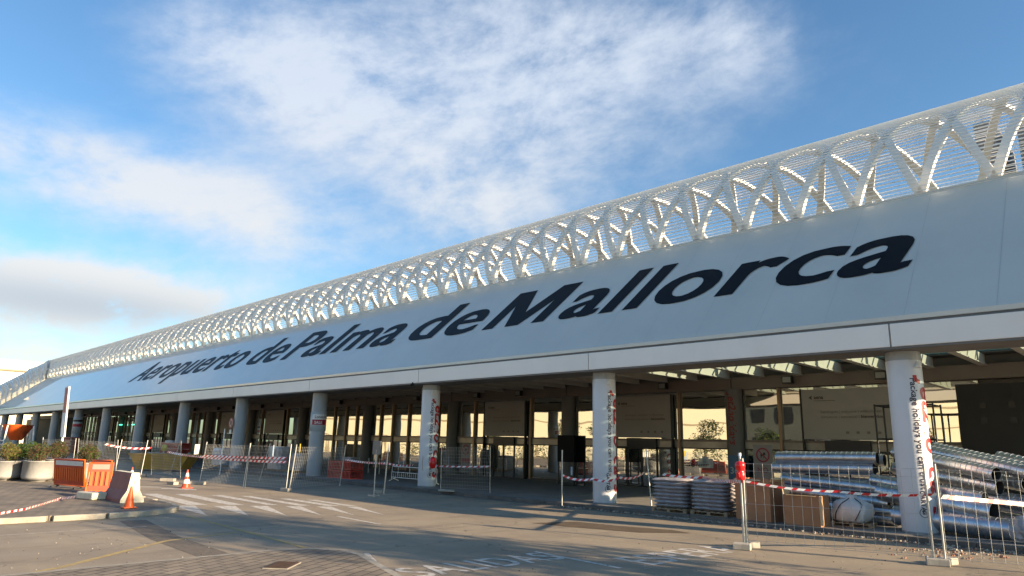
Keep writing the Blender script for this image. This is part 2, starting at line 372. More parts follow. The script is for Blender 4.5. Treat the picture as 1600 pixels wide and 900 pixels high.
# centre island, flush
ci = [(-7.42,-3),(-7.45,6.6),(-7.25,7.35),(-6.7,7.75),(-6.1,7.72),(-3.6,6.9),(-2.5,6.3),(-1,5),(0,-3)]
cin = inset(ci, -.14)
if (Vector(cin[1])-Vector((-3,3))).length < (Vector(ci[1])-Vector((-3,3))).length: cin = inset(ci, .14)
struct(MB().prism(cin, -.05, .012, kerb_m).build('centre_island_edge'))
struct(MB().prism(ci, -.05, .018, brick_isl).build('centre_island_paving'))

# ---- road markings
def quad_px(mb, pts, m, z=.004): mb.poly([tuple(G(x, y, z)) for x, y in pts], m)
z1 = MB()
for q in [[(222,771.5),(246,771.5),(325,789),(293,789)],[(272,772),(297,772),(382,789),(357,789)],[(329,773.6),(347,773.6),(435,789),(418,789)],
          [(376,775),(391,775),(485,790),(465,790)],[(436,779),(452,779),(532,790.6),(512,790.6)],[(222,779),(232,779),(262,788),(226,788)],[(478,781),(492,781),(560,791),(545,791)],
          [(265.6,790),(305,790),(324.7,806)],[(332.5,790.5),(368,790.5),(389,806)],[(389,790.5),(418,790.5),(449,806)],[(445,791),(470,791),(503,805)],
          [(494,791.4),(517,791.4),(554,805)],[(541,792),(560,792),(601,804.5)],
          [(216,760.2),(252,760.6),(252,761.4),(216,761)],[(252,762.6),(307,764.6),(307,765.8),(252,763.8)],[(524,806.8),(532,806.8),(597,819),(592,819.4)]]:
    quad_px(z1, q, road_w)
struct(z1.build('zebra_crossing_paint'))
z2 = MB(); EPS = .0
z2.poly([(-14.0,3.4-9,.004),(-13.9,3.4-9,.004),(-14.45,5.9,.004),(-14.6,5.9,.004)], road_y) if False else None
def strip(mb, pts, w, m, z=.004):
    P = [Vector((p[0], p[1])) for p in pts]
    for i in range(len(P)-1):
        d = (P[i+1]-P[i]).normalized(); nrm = Vector((-d.y, d.x))*w/2
        mb.poly([(*(P[i]-nrm), z), (*(P[i+1]-nrm), z), (*(P[i+1]+nrm), z), (*(P[i]+nrm), z)], m)
strip(z2, [(-14.62,-10),(-14.78,5.9),(-14.95,7.05)], .07, road_y)
strip(z2, [(-6.8,1.6),(-7.9,3.3),(-10.0,5.63),(-10.5,7.35)], .13, road_y)
strip(z2, [(-14.6,7.72),(-9.94,7.54),(-7.5,7.42)], .12, road_y, .005)
struct(z2.build('yellow_line_paint'))
z3 = MB(); strip(z3, [(-12.4,-9),(-12.75,5.2),(-12.7,6.1)], .05, road_w)
strip(z3, [(-4.39,10.83),(-2.12,10.65)], .10, road_w)
strip(z3, [(-4.5,7.2),(-6.2,8.0)], .10, road_w)
# lettering: reads along +Y, letter tops towards -X
text_on(z3, 'SALIDAS', lambda x, y: (-3.62 + .05*x - y*1.25, 7.32 + x*.86, .005), road_w, size=1.0, offset=.012, spacing=1.08)
text_on(z3, 'ESPERA', lambda x, y: (-1.95 + .05*x - y*1.35, 11.35 + x*.98, .005), road_w, size=1.0, offset=.012, spacing=1.1)
struct(z3.build('white_road_lettering'))
# trench patch of newer asphalt
tp = MB(); tp.poly([(-14.3,5.95,.003),(-14.15,6.55,.003),(-10.4,6.05,.003),(-7.5,5.95,.003),(-7.5,5.35,.003),(-10.4,5.45,.003)],
                   mat('trench_asphalt', (.15, .122, .094), .85, 0, .3, 9, .6, 50))
struct(tp.build('trench_patch'))
# rubble line and scattered dirt
mud = MB()
mud.poly([tuple(G(x, y, .006)) for x, y in [(830,817),(900,815),(960,821),(1050,828),(1080,833),(1000,832),(900,824)]], mat('damp_earth', (.10, .065, .035), .9, 0, .3, 3, .4, 20))
struct(mud.build('damp_earth_stain'))

def rock(mb, c, r, m):
    vs = []; 
    for z, rr in ((-.4, .7), (.1, 1), (.6, .55)):
        for k in range(5):
            t = 2*math.pi*k/5 + z; q = rr*r*random.uniform(.7, 1.25); vs.append((c[0]+math.cos(t)*q, c[1]+math.sin(t)*q*.8, c[2]+z*r*random.uniform(.7, 1.1)))
    fs = [(4,3,2,1,0), (10,11,12,13,14)] + [(i*5+k, i*5+(k+1) % 5, i*5+5+(k+1) % 5, i*5+5+k) for i in range(2) for k in range(5)]
    mb.add(vs, fs, m)
rb = MB()
for i in range(750):
    px = random.choice([random.uniform(870, 1200), random.uniform(1000, 1150), random.uniform(1200, 1600)])
    x = PY(px, 800, KY).x; rock(rb, (x, KY-abs(random.gauss(0, .18)), .02), random.choice([.012, .02, .03, .045]), random.choice([rubble_m, conc_m, rubble_m]))
for i in range(420):
    p = G(random.uniform(0, 1600), random.uniform(775, 895)); rock(rb, (p.x, p.y, .004), random.uniform(.006, .018), random.choice([rubble_m, conc_m, soil_m]))
for i in range(160):
    p = G(random.gauss(1500, 50), random.uniform(858, 874)); rock(rb, (p.x, p.y, .01), random.uniform(.01, .045), random.choice([rubble_m, brickrub, conc_m]))
tag(rb.build('rubble'), 'loose crumbs of stone and mortar along the kerb and road', 'rubble', kind='stuff')

# ================================================================== TERMINAL
BX0, BX1 = -122.0, 7.8        # along X
MS = .95; SLN = math.hypot(MS, 1)
def PP(x, v, off=0.0):        # point on the sloped panel: v metres up the slope
    return (x, 20.17 + v*MS/SLN - off*1/SLN, 5.72 + v/SLN + off*MS/SLN)
VT = (10.6-5.72)*SLN
term = thing('airport_terminal', (0,0,0), 'long white airport terminal with lattice tube roof and round columns', 'terminal')
# sloped sign panel, in bays (seams), slightly convex at the tail
pn = MB()
pn.add([PP(BX0,0),PP(BX1,0),PP(BX1,VT),PP(BX0,VT),PP(BX0,0,-.18),PP(BX1,0,-.18),PP(BX1,VT,-.18),PP(BX0,VT,-.18)], [(0,1,2,3),(5,4,7,6),(3,2,6,7),(1,5,6,2),(0,3,7,4),(0,4,5,1)], white_panel)
NT = 10
def tail(t, P):    # P=(Y,z); the end of the roof sinks towards the ground
    Y, z = P; ex = max(0, Y-24.8)
    return (BX0 - 5.5*ex - t*(9+5*ex), Y-3.9*t, z-4.1*t)
P0, P1 = (20.17, 5.72), (24.8, 10.6)
for i in range(NT):
    a, b = i/NT, (i+1)/NT
    pn.add([(BX0-9*b, 20.17, 5.72), (BX0-9*a, 20.17, 5.72), tail(a, P1), tail(b, P1)], [(0,1,2,3)], white_panel, True)
panel = pn.build('sign_panel', term)
se = MB()
for k in range(60):
    x = 6.6-k*2.09
    if x > BX0: se.add([PP(x,.0,.004),PP(x+.012,.0,.004),PP(x+.012,VT,.004),PP(x,VT,.004)], [(0,1,2,3)], mat('seam', (.50,.47,.42), .6))
se.build('panel_seams', panel)
lt = MB()
for body, xa, xb in (('Aeropuerto', -70.75, -45.7), ('de', -44.4, -39.4), ('Palma', -38.5, -25.6), ('de', -24.6, -18.95), ('Mallorca', -17.6, .15)):
    vs, f2 = text_data(body, size=1, offset=.008, spacing=1.06); x0 = min(v.x for v in vs); x1 = max(v.x for v in vs); bw = .042
    kx = (xb-xa)/(x1-x0+bw)
    if body == 'Mallorca':
        mp = [(0,0),(0,.682),(.245,.682),(.425,.24),(.60,.682),(.84,.682),(.84,0),(.68,0),(.68,.40),(.51,0),(.33,0),(.16,.40),(.16,0)]
        lt.add([PP(-18.2 + x*4.75 + y*4.12*.25, 2.33+y*4.12, .014) for x, y in mp], [tuple(range(13))[::-1]], black_l)
        vs, f2 = text_data('allorca', size=1, offset=.010, spacing=1.06); x0 = min(v.x for v in vs); x1 = max(v.x for v in vs); xa = -13.55; kx = (xb-xa)/(x1-x0+bw)
    for q in range(4):      # widened strokes: four shifted layers a few millimetres apart
        lt.add([PP(xa + (v.x-x0+bw*q/3)*kx + v.y*4.12*.25, 2.33+v.y*4.12, .012+.003*q) for v in vs], f2, black_l)
lt.build('lettering', panel)
cp = MB(); cp.box(BX0, BX1, 24.76, 24.95, 10.58, 10.64, white_panel); cp.build('panel_coping', term)
# fascia
fs = MB(); edges = [BX1] + [ -10.3*k for k in range(0, 13)] + [BX0-40]
for a, b in zip(edges[:-1], edges[1:]): fs.box(b+.02, a-.02, 20.0, 20.42, 4.90, 5.52, fascia_m)
fs.build('fascia', term, bevel=.01)
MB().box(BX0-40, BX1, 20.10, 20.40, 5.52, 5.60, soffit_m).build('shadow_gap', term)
MB().box(BX0-40, BX1, 20.06, 20.40, 5.602, 5.735, white_panel).build('fascia_rail', term, bevel=.01)
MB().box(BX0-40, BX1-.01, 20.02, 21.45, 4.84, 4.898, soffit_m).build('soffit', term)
# columns
XC = [0, -10.3, -20.75, -31.2, -41.7, -52.2, -62.6, -73.0, -83.5, -93.9, -104.4, -114.8, -125.3, -135.8]
CYY = 20.95; CR = .43
def curved(cx, cyy, ang0, r):    # text on a column: x along the shaft downwards, y around
    return lambda x, y, zt: (cx + r*math.cos(ang0 - y/r), cyy + r*math.sin(ang0 - y/r), zt - x)
ANG = math.atan2(-CYY, CX)
def wrap_text(mb, body, cx, cyy, ang, r, ztop, size, m, **k):
    vs, f2 = text_data(body, size=size, **k)
    a = lambda y: ang + y/r
    mb.add([(cx + r*math.cos(a(v.y)), cyy + r*math.sin(a(v.y)), ztop - v.x) for v in vs], f2, m)
shaft = MB().lathe([(CR, .13), (CR, 4.9)], col_m, 40)
shaft_w = MB().lathe([(CR-.004, .13), (CR-.004, 4.9)], col_m, 40).lathe([(CR, .16), (CR+.004, .17), (CR+.004, 4.58), (CR, 4.6)], wrap_m, 40)
shaft_me = None; shaftw_me = None
WA = {0: (15, 50), 1: (20, 53), 2: (6, 34)}
for i, x in enumerate(XC):
    if i in (0, 1, 2):
        c = (shaft_w.build('column', term, (x, CYY, 0)) if i == 0 else None)
        if i == 0: shaftw_me = c.data
        else:
            c = bpy.data.objects.new('column', shaftw_me); COL.objects.link(c); c.parent = term; c.location = (x, CYY, 0)
    else:
        if shaft_me is None: c = shaft.build('column', term, (x, CYY, 0)); shaft_me = c.data
        else: c = bpy.data.objects.new('column', shaft_me); COL.objects.link(c); c.parent = term; c.location = (x, CYY, 0)
    if i in (0, 1, 2):
        va = math.atan2(-CYY, CX-x)
        t1 = MB(); wrap_text(t1, 'Jet2holidays', 0, 0, va+R(WA[i][1]), CR+.010, 4.1, .74, red_m, offset=.02, shear=.2)
        t1.build('headline', c); t1 = MB(); wrap_text(t1, 'Package holidays you can trust', 0, 0, va+R(WA[i][0]), CR+.010, 4.12, .235, navy_m, offset=.004)
        t1.build('slogan', c); t1 = MB()
        wrap_text(t1, 'GARTA', 0, 0, va+R(10), CR+.010, 1.2, .16, navy_m, offset=.004)
        wrap_text(t1, 'G', 0, 0, va+R(12), CR+.010, .69, .12, navy_m, offset=.008)
        for k in range(24):
            a0, a1 = 2*math.pi*k/24, 2*math.pi*(k+1)/24; q = []
            for r_, a_ in ((.115, a0), (.115, a1), (.10, a1), (.10, a0)):
                ang = va+R(17)+r_*math.cos(a_)/CR; q.append(((CR+.01)*math.cos(ang), (CR+.01)*math.sin(ang), .64 + r_*math.sin(a_)))
            t1.poly(q, navy_m)
        t1.build('printer_logo', c)
c0 = bpy.data.objects.new('column', shaft_me); COL.objects.link(c0); c0.parent = term; c0.location = (7.3, CYY, 0)
# inner columns standing at the glass wall
XI = [-10.3-10.42*k for k in range(13)]
for k, x in enumerate(XI):
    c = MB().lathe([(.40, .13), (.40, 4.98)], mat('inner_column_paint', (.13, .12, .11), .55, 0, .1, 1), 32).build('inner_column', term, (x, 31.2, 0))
    if k == 0:
        va = math.atan2(-31.2, CX-x); t1 = MB(); wrap_text(t1, 'Jet2holidays', 0, 0, va-R(38), .41, 4.78, .50, mat('darker_red_vinyl', (.20, .02, .02), .5), offset=.012, shear=.2); t1.build('lettering', c)  # lettering in a darker red than on the outer columns
# back beam and wall above
bb = MB(); e2 = [BX1] + XI + [BX0-40]
for a, b in zip(e2[:-1], e2[1:]): bb.box(b+.02, a-.02, 31.0, 31.5, 4.97, 5.54, brown_m)
bb.build('back_beam', term, bevel=.01)
# ceiling beams (perpendicular to the facade)
bmx = MB().box(-.07, .07, 21.46, 31.0, 5.5, 5.88, beam_m).box(-.13, .13, 21.46, 31.0, 5.46, 5.498, beam_m)
b0 = None
for k in range(75):
    x = 7.0 - k*1.742
    if x < BX0: break
    if b0 is None: b0 = bmx.build('ceiling_beam', term, (x, 0, 0))
    else: o = b0.copy(); COL.objects.link(o); o.parent = term; o.location = (x, 0, 0)
SKX = -11.2
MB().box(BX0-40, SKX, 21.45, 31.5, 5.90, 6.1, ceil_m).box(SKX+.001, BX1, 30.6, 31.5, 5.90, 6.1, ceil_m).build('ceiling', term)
sk = MB().poly([(SKX,21.45,5.95),(BX1,21.45,5.95),(BX1,30.6,5.95),(SKX,30.6,5.95)], sky_m)
sk.build('skylight', term)
gb = MB()
for y in (22.6, 23.8, 25.0, 26.2, 27.4, 28.6, 29.8): gb.box(SKX, BX1, y-.03, y+.03, 5.955, 6.03, beam_m)
gb.build('glazing_bars', term)
# solid rear volume
MB().box(BX0-20, BX1-.02, 31.52, 75, -.05, 7.2, mat('rear_wall', (.22, .21, .20), .7)).build('rear_block', term)
MB().box(SKX+-150, SKX, 21.0, 31.5, 6.11, 6.3, soffit_m).build('roof_slab', term)
MB().box(BX0-45, XI[11]-.2, 31.36, 31.5, .13, 4.96, inner_m).build('end_wall', term)
# glass wall bay by bay
def bay(x0, banner, k):
    """x0: inner column to the left of the bay; bay runs +10.4 m to the right"""
    gl = MB().box(x0+.42, x0+10.0, 31.36, 31.40, .13, 4.96, glass_m).build('glass_pane', term)
    fr = MB()
    fr.box(x0+.42, x0+10.0, 31.28, 31.42, 2.50, 2.60, brown_m)
    fr.box(x0+.42, x0+10.0, 31.28, 31.42, 2.13, 2.19, dark_m)
    fr.box(x0+.42, x0+10.0, 31.26, 31.42, .13, .22, dark_m)
    fr.build('transom', term)
    fb = MB()
    fb.box(x0+.42, x0+10.0, 31.325, 31.355, 2.19, 2.50, mat('transom_panel', (.30, .27, .22), .3, .2, .3, 1.2)); fb.build('transom_panel', term)
    for dx in ((2.2, 7.35) if banner else (1.7, 3.3, 5.3, 7.1, 8.7)):
        mu = MB().box(x0+dx-.06, x0+dx+.06, 31.2, 31.34, .13, 4.96, wood_m); mu.build('mullion', term)
    if banner:
        bn = MB().box(x0+3.3, x0+6.95, 31.12, 31.18, 2.66, 4.82, banner_m); b = bn.build('banner', term)
        for xx in (x0+3.25, x0+6.98): MB().box(xx-.03, xx+.03, 31.1, 31.3, .13, 4.86, dark_m).build('banner_post', term)
        t = MB(); f_ = lambda ox, oz: (lambda x, y: (ox+x, 31.108, oz+y))
        text_on(t, 'aena', f_(x0+3.85, 4.40), navy_m, size=.22, offset=.006)
        t.poly([(x0+3.62,31.108,4.46),(x0+3.78,31.108,4.56),(x0+3.74,31.108,4.46),(x0+3.78,31.108,4.36)], navy_m)
        t.box(x0+3.85, x0+4.75, 31.10, 31.109, 4.31, 4.325, navy_m)
        text_on(t, 'benvinguts | welcome | willkommen', f_(x0+4.1, 3.78), mat('faint_ink', (.17, .15, .135), .8), size=.17)
        text_on(t, 'bienvenue | benvenuti |', f_(x0+4.1, 3.56), MATS['faint_ink'], size=.17)
        text_on(t, 'bienvenidos', f_(x0+5.75, 3.56), navy_m, size=.18, offset=.003)
        for q in range(4): t.box(x0+5.1+q*.42, x0+5.22+q*.42, 31.10, 31.109, 2.9, 3.0, MATS['faint_ink'])
        t.build('lettering', b)
        dr = thing('tmp', (0,0,0), '', '') if False else None
        d = MB().box(x0+4.15, x0+6.0, 31.16, 31.3, 2.13, 2.62, dark_m)
        for xx in (x0+3.4, x0+4.15, x0+5.05, x0+6.0, x0+6.85): d.box(xx-.045, xx+.045, 31.2, 31.34, .13, 2.13, dark_m)
        d.box(x0+3.36, x0+6.9, 31.2, 31.34, 2.06, 2.15, dark_m); d.box(x0+3.36, x0+6.9, 31.2, 31.34, .13, .2, dark_m)
        dd = d.build('entrance_door_frame', term)
        g2 = MB()
        for a, b_ in ((3.45, 4.1), (4.2, 5.0), (5.1, 5.95), (6.05, 6.8)): g2.box(x0+a, x0+b_, 31.24, 31.26, .2, 2.06, glass_m)
        g2.build('door_leaf', dd)
    for dx in (2.9, 6.8):
        fl = MB().box(x0+dx-.22, x0+dx+.22, 30.6, 30.85, 5.1, 5.42, dark_m).box(x0+dx-.04, x0+dx+.04, 30.85, 31.0, 5.2, 5.3, dark_m)
        f = fl.build('floodlight', term); MB().box(x0+dx-.18, x0+dx+.18, 30.585, 30.599, 5.14, 5.38, lampg).build('lens', f)
for k, x in enumerate(XI[:12]):
    bay(x, k in (0, 1, 2, 5, 6, 8, 10), k)
# right-hand bay: dark hoarding and open store
hb = MB().box(-.9, 7.7, 30.6, 30.8, .13, 4.75, mat('dark_hoarding', (.022, .019, .017), .8, 0, .2, 1)); hd = hb.build('hoarding', term)
hk = MB()
for i in range(9):
    for j in range(2): hk.lathe([(0, 0), (.11, .0)], soffit_m, 14) if False else hk.box(-.2+i*.9, .0+i*.9, 30.58, 30.6, 3.3+j*.55, 3.5+j*.55, dark_m)
hk.build('hoarding_openings', hd)
# small fittings on the columns
fit = MB().tube([(XC[2]-.25, 20.3, 4.98), (XC[2]-.25, 20.05, 4.98), (XC[2]-.25, 19.95, 4.86)], .03, dark_m).lathe([(.001,-.09),(.09,-.05),(.1,.02),(.001,.05)], dark_m, 14, (XC[2]-.25, 19.95, 4.84)); fit.build('security_camera', term)
for i in (0, 1, 2):
    x = XC[i]; sp = MB().lathe([(.015, .0), (.1, -.16), (.09, -.17), (.001, -.15)], white_p, 14, (x+.40, CYY-.22, 4.55)); sp.build('column_spotlight', term)

# ---- lattice tube
TC = (28.05, 11.25); TR = 3.35
def TP(x, th, r=TR): return (x, TC[0] - r*math.cos(th), TC[1] + r*math.sin(th))
sl_ = MB(); ns = 62; th0, th1 = R(-12), R(152)
for i in range(ns):
    th = th0 + (th1-th0)*i/(ns-1)
    nrm = Vector((0, -math.cos(th), math.sin(th))); tg = Vector((0, math.sin(th), math.cos(th)))
    P = TP(0, th, TR+.03); ex = max(0, P[1]-24.8)
    xa, xb = BX0-5.5*ex, BX1
    sl_.obox(((xa+xb)/2, P[1], P[2]), ((xb-xa)/2, 0, 0), nrm*.020, tg*.0115, slat_m)
    a = tail(0, (P[1], P[2])); b = tail(1, (P[1], P[2]))
    sl_.tube([a, b], .045, slat_m, 4)
sl_.build('roof_slats', term)
def arch(x, s, m=steel_w, full=True):
    mb = MB(); n = 22; vs = []; hw, hd = .14, .11
    for k in range(n+1):
        th = R(-12) + R(204)*k/n
        c = Vector(TP(x + s*k/n, th, TR-.20))
        nr = Vector((0, -math.cos(th), math.sin(th)))
        d_ = hd*(1-.25*math.sin(math.pi*k/n))
        ax = Vector((hw, 0, 0))
        for q in (-ax-nr*d_, ax-nr*d_, ax+nr*d_, -ax+nr*d_): vs.append(c+q)
    fsx = [(k*4+j, k*4+(j+1) % 4, k*4+4+(j+1) % 4, k*4+4+j) for k in range(n) for j in range(4)] + [(3,2,1,0), (n*4, n*4+1, n*4+2, n*4+3)]
    mb.add(vs, fsx, m); return mb
SP = 2.09
A_ = arch(0, 2*SP).build('roof_arch', term, (SP*3, 0, 0)); B_ = arch(0, -2*SP).build('roof_arch', term, (SP*3, 0, 0))
kmax = 68; cnt = 2; restm = MB()
for k in range(-2, kmax):
    for src, sgn in ((A_, 1), (B_, -1)):
        x = -k*SP
        if cnt < 100:
            o = src.copy(); COL.objects.link(o); o.parent = term; o.location = (x, 0, 0); cnt += 1
        else:
            ob = arch(x, sgn*2*SP); off = len(restm.v); restm.v += ob.v; restm.f += [tuple(i+off for i in f) for f in ob.f]; restm.m += [0]*len(ob.f); restm.sm += ob.sm
restm.mats = [steel_w]
ro = restm.build('roof_arch', term); ro['kind'] = 'stuff'
# tail ribs
tr = MB()
for k in range(0, 9):
    t = k/8
    for s in (-.5, .5):
        pts = [tail(min(1, max(0, t+s*(.12)*(j/14))), (TC[0]-TR*math.cos(R(-12+150*j/14)), TC[1]+TR*math.sin(R(-12+150*j/14)))) for j in range(15)]
        tr.tube(pts, .09 if 0 < k else .15, steel_w if k else mat('end_ring', (.30,.29,.27), .5), 5)
tr.build('tail_ribs', term)
afb = MB().box(BX0-25, BX1-.02, 31.05, 31.4, 10.25, 10.55, steel_w)
for k in range(13): afb.box(-10.4*k+5.1, -10.4*k+5.3, 31.1, 31.35, 6.1, 10.25, steel_w)
afb.build('arch_foot_beam', term)
ga = MB()
for (x, y, w) in ((-98, 30.9, 1.6), (-103.5, 30.9, 1.1)):
    ga.box(x, x+w, y-.1, y+.02, 3.6, 3.72, neon_m)
ga.build('green_light', term)

# ---- buildings behind and opposite
tw = thing('grey_tower', (0,0,0), 'brown grey tower with roof aerials behind the lattice roof', 'building')
ty = 70
tm = MB().box(-5.4, -3.9, ty, ty+10, 0, 31.6, tower_m).box(-2.4, 14, ty+1, ty+10, 0, 31.9, tower_m).box(-3.9, -2.4, ty+3, ty+10, 0, 27, tower_m)
tm.build('wall', tw); 
fl = MB()
for z in range(6, 31, 3): fl.box(-5.42, -3.88, ty-.02, ty+.1, z, z+.12, soffit_m)
fl.build('floor_joints', tw)
ae = MB()
for x, hh in ((-5.1, 1.6), (-4.7, 1.2), (-4.1, 1.9)): ae.tube([(x, ty+.5, 31.6), (x-.1, ty+.5, 31.6+hh)], .035, dark_m, 5)
ae.build('aerial', tw)
fb_ = thing('cream_building', (0,0,0), 'big cream building beyond the far end of the terminal', 'building')
q0 = Vector((-200, 30, 0)); q1 = Vector((-196, 90, 0))
MB().prism([(-200,20),(-170,23),(-170,80),(-260,80),(-260,20)], 0, 17.2, cream_m).build('wall', fb_)
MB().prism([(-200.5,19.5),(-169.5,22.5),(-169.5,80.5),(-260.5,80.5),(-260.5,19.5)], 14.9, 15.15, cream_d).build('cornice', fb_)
# car park building opposite, seen mirrored in the glass
pk = thing('cream_car_park', (-50,-56,0), 'cream car park building mirrored in the terminal glass', 'building', rz=R(-32))
pw = MB()
pw.box(-85, 62, -18, 0, 0, 14, cream_m); pw.build('wall', pk)
pb = MB()
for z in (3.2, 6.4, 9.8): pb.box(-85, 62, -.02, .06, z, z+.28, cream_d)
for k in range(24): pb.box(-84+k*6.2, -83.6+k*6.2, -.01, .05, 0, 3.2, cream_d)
pb.build('floor_bands', pk)

def leaf_cloud(mb, c, rad, n, ms, ls=.09, flat=1.0, hollow=.35, seed=0):
    rnd = random.Random(seed)
    for i in range(n):
        while True:
            v = Vector((rnd.uniform(-1,1), rnd.uniform(-1,1), rnd.uniform(-1,1)))
            if hollow < v.length < 1: break
        p = Vector((c[0]+v.x*rad[0], c[1]+v.y*rad[1], c[2]+v.z*rad[2]))
        if noise.noise(p*(1.6/max(rad[0], .4)) + Vector((seed, 0, 0))) < -.22: continue
        a = Vector((rnd.gauss(0,1), rnd.gauss(0,1), rnd.gauss(0,1))).normalized(); b = a.orthogonal().normalized(); s_ = ls*rnd.uniform(.6, 1.3)
        mb.add([p-a*s_, p+b*s_*.45, p+a*s_, p-b*s_*.45], [(0,1,2,3)], ms[rnd.randrange(len(ms))])
def tree(x, y, h, cr, label, seed, zc=.66, grp='trees beside the car park', rz=1.0, n=2600):
    t = thing('broadleaf_tree', (x, y, 0), label, 'tree', grp)
    rnd = random.Random(seed); tm = MB()
    tm.tube([(0,0,0),(.05,.03,h*.25),(-.04,.05,h*.45),(.02,0,h*.7)], [.22,.16,.13,.05], bark_m, 8)
    for k in range(7):
        a = rnd.uniform(0, 6.28); tm.tube([(0,0,h*.38),(math.cos(a)*cr*.35,math.sin(a)*cr*.35,h*.55),(math.cos(a)*cr*.7,math.sin(a)*cr*.7,h*rnd.uniform(.6,.85))], [.08,.05,.015], bark_m, 5)
    tm.build('trunk', t)
    cm = MB()
    for k in range(9):
        a = rnd.uniform(0, 6.28); q = rnd.uniform(0, .65)*cr
        leaf_cloud(cm, (math.cos(a)*q, math.sin(a)*q, h*zc+rnd.uniform(-.28,.28)*h*.8), (cr*.55, cr*.55, h*.17*rz), n//9, [leaf_g, leaf_d, leaf_d], .16, seed=seed*10+k)
    cm.build('crown', t); return t
for i, (x, y, h) in enumerate([(-30,-16,5),(-42,-22,6),(-56,-18,5.2),(-16,-20,5.6),(-70,-26,6.4),(-4,-22,5.2),(-86,-24,5.5)]):
    tree(x, y, h, h*.42, 'green street tree %s across the road, mirrored in the glass' % ['nearest','second','third','fourth','fifth','sixth','farthest'][i], 20+i)
hg = MB()
for k in range(16): leaf_cloud(hg, (-95+k*6.5, -13+math.sin(k)*1.2, 1.4), (3.6, 1.1, 1.5), 900, [leaf_g, leaf_d], .16, seed=100+k)
tag(hg.build('hedge'), 'low hedge across the road mirrored in the glass', 'hedge')
sv = thing('dark_reflection_block', (-29, -26, 0), 'grey green block added out of view, darkening the reflection in the right glass bays', 'building')  # added unseen mass, gives the right panes something dark to mirror
svm = mat('grey_green_block', (.085, .095, .08), .8, 0, .15, .4)
MB().box(-7.5, 6.5, -6, 4, 0, 10.5, svm).build('wall', sv)
MB().box(-7.7, 6.7, -6.2, 4.2, 10.5, 10.8, soffit_m).build('roof', sv)
for k in range(4):
    MB().box(-6.2+k*3.3, -4.4+k*3.3, 4.0, 4.05, 5.6, 7.4, dark_m).build('window', sv); MB().box(-6.2+k*3.3, -4.4+k*3.3, 4.0, 4.05, 1.6, 3.6, dark_m).build('window', sv)
# off-frame tree whose shade falls over the lettering on the road
tree(13.2, 15.4, 8.8, 2.9, 'tall street tree at the right end of the terminal, shading the road', 51, zc=.58, grp='trees by the road', rz=1.5, n=9000)

# ================================================================== OBJECTS
# ---- pallets with bags
def pallet_mesh(w=1.2, d=.9):
    m = MB()
    for i in range(6): m.box(-w/2+i*(w-.1)/5, -w/2+i*(w-.1)/5+.1, -d/2, d/2, .118, .14, pal_m)
    for y in (-d/2, -.05, d/2-.1): m.box(-w/2, w/2, y, y+.1, .096, .1175, pal_m); m.box(-w/2, w/2, y, y+.1, 0, .02, pal_m)
    for x in (-w/2, -.05, w/2-.1):
        for y in (-d/2, -.05, d/2-.1): m.box(x, x+.1, y, y+.1, .0205, .0955, pal_m)
    return m
pal_me = pallet_mesh().build('pallet', bevel=.004)
def sack(seed, w=1.16, d=.86, h=.125):
    rnd = random.Random(seed); m = MB(); nx, ny = 14, 10; vs = []; fs = []
    for side in (1, -1):
        for j in range(ny+1):
            for i in range(nx+1):
                u, v = -1+2*i/nx, -1+2*j/ny; e = (1-abs(u)**6)*(1-abs(v)**5)
                z = side*h/2*max(.0, e)**.45
                wob = noise.noise(Vector((u*2.3+seed*3.1, v*2+seed, side)))*.018
                k = 1 + .02*noise.noise(Vector((u*3, seed, v*3)))
                vs.append((u*w/2*k, v*d/2*k, h/2+z+wob*(1 if side > 0 else .3)))
    n1 = (nx+1)*(ny+1)
    for s_ in (0, 1):
        for j in range(ny):
            for i in range(nx):
                a = s_*n1+j*(nx+1)+i; q = (a, a+1, a+nx+2, a+nx+1); fs.append(q if s_ == 0 else q[::-1])
    m.add(vs, fs, bag_m, True); return m
sack_me = [sack(s) for s in (1, 2, 3)]
ordn = ['lowest', 'second', 'third', 'fourth', 'fifth', 'sixth', 'seventh', 'topmost']
PAL = [((-6.85, 20.12), 'left'), ((-5.5, 20.24), 'right')]
sob = []
first = True
for (px_, py_), w_ in PAL:
    base = pal_me if first else pal_me.copy()
    if not first: COL.objects.link(base)
    base.location = (px_, py_, .13); base.rotation_euler = (0, 0, R(4 if first else 2))
    tag(base, 'wooden pallet under the %s stack of grey bags' % w_, 'pallet', 'pallets on the pavement')
    for k in range(8):
        o = sack_me[k % 3].build('cement_bag')
        o.location = (px_+random.uniform(-.015,.015), py_+random.uniform(-.02,.02), .13+.14+k*.113); o.rotation_euler = (0, 0, R(4 if first else 2)+random.uniform(-.02,.02)+(math.pi if k % 2 else 0))
        tag(o, '%s plastic grey bag in the %s pallet stack beside the white column' % (ordn[k], w_), 'bag', 'grey bags stacked on pallets')
    first = False
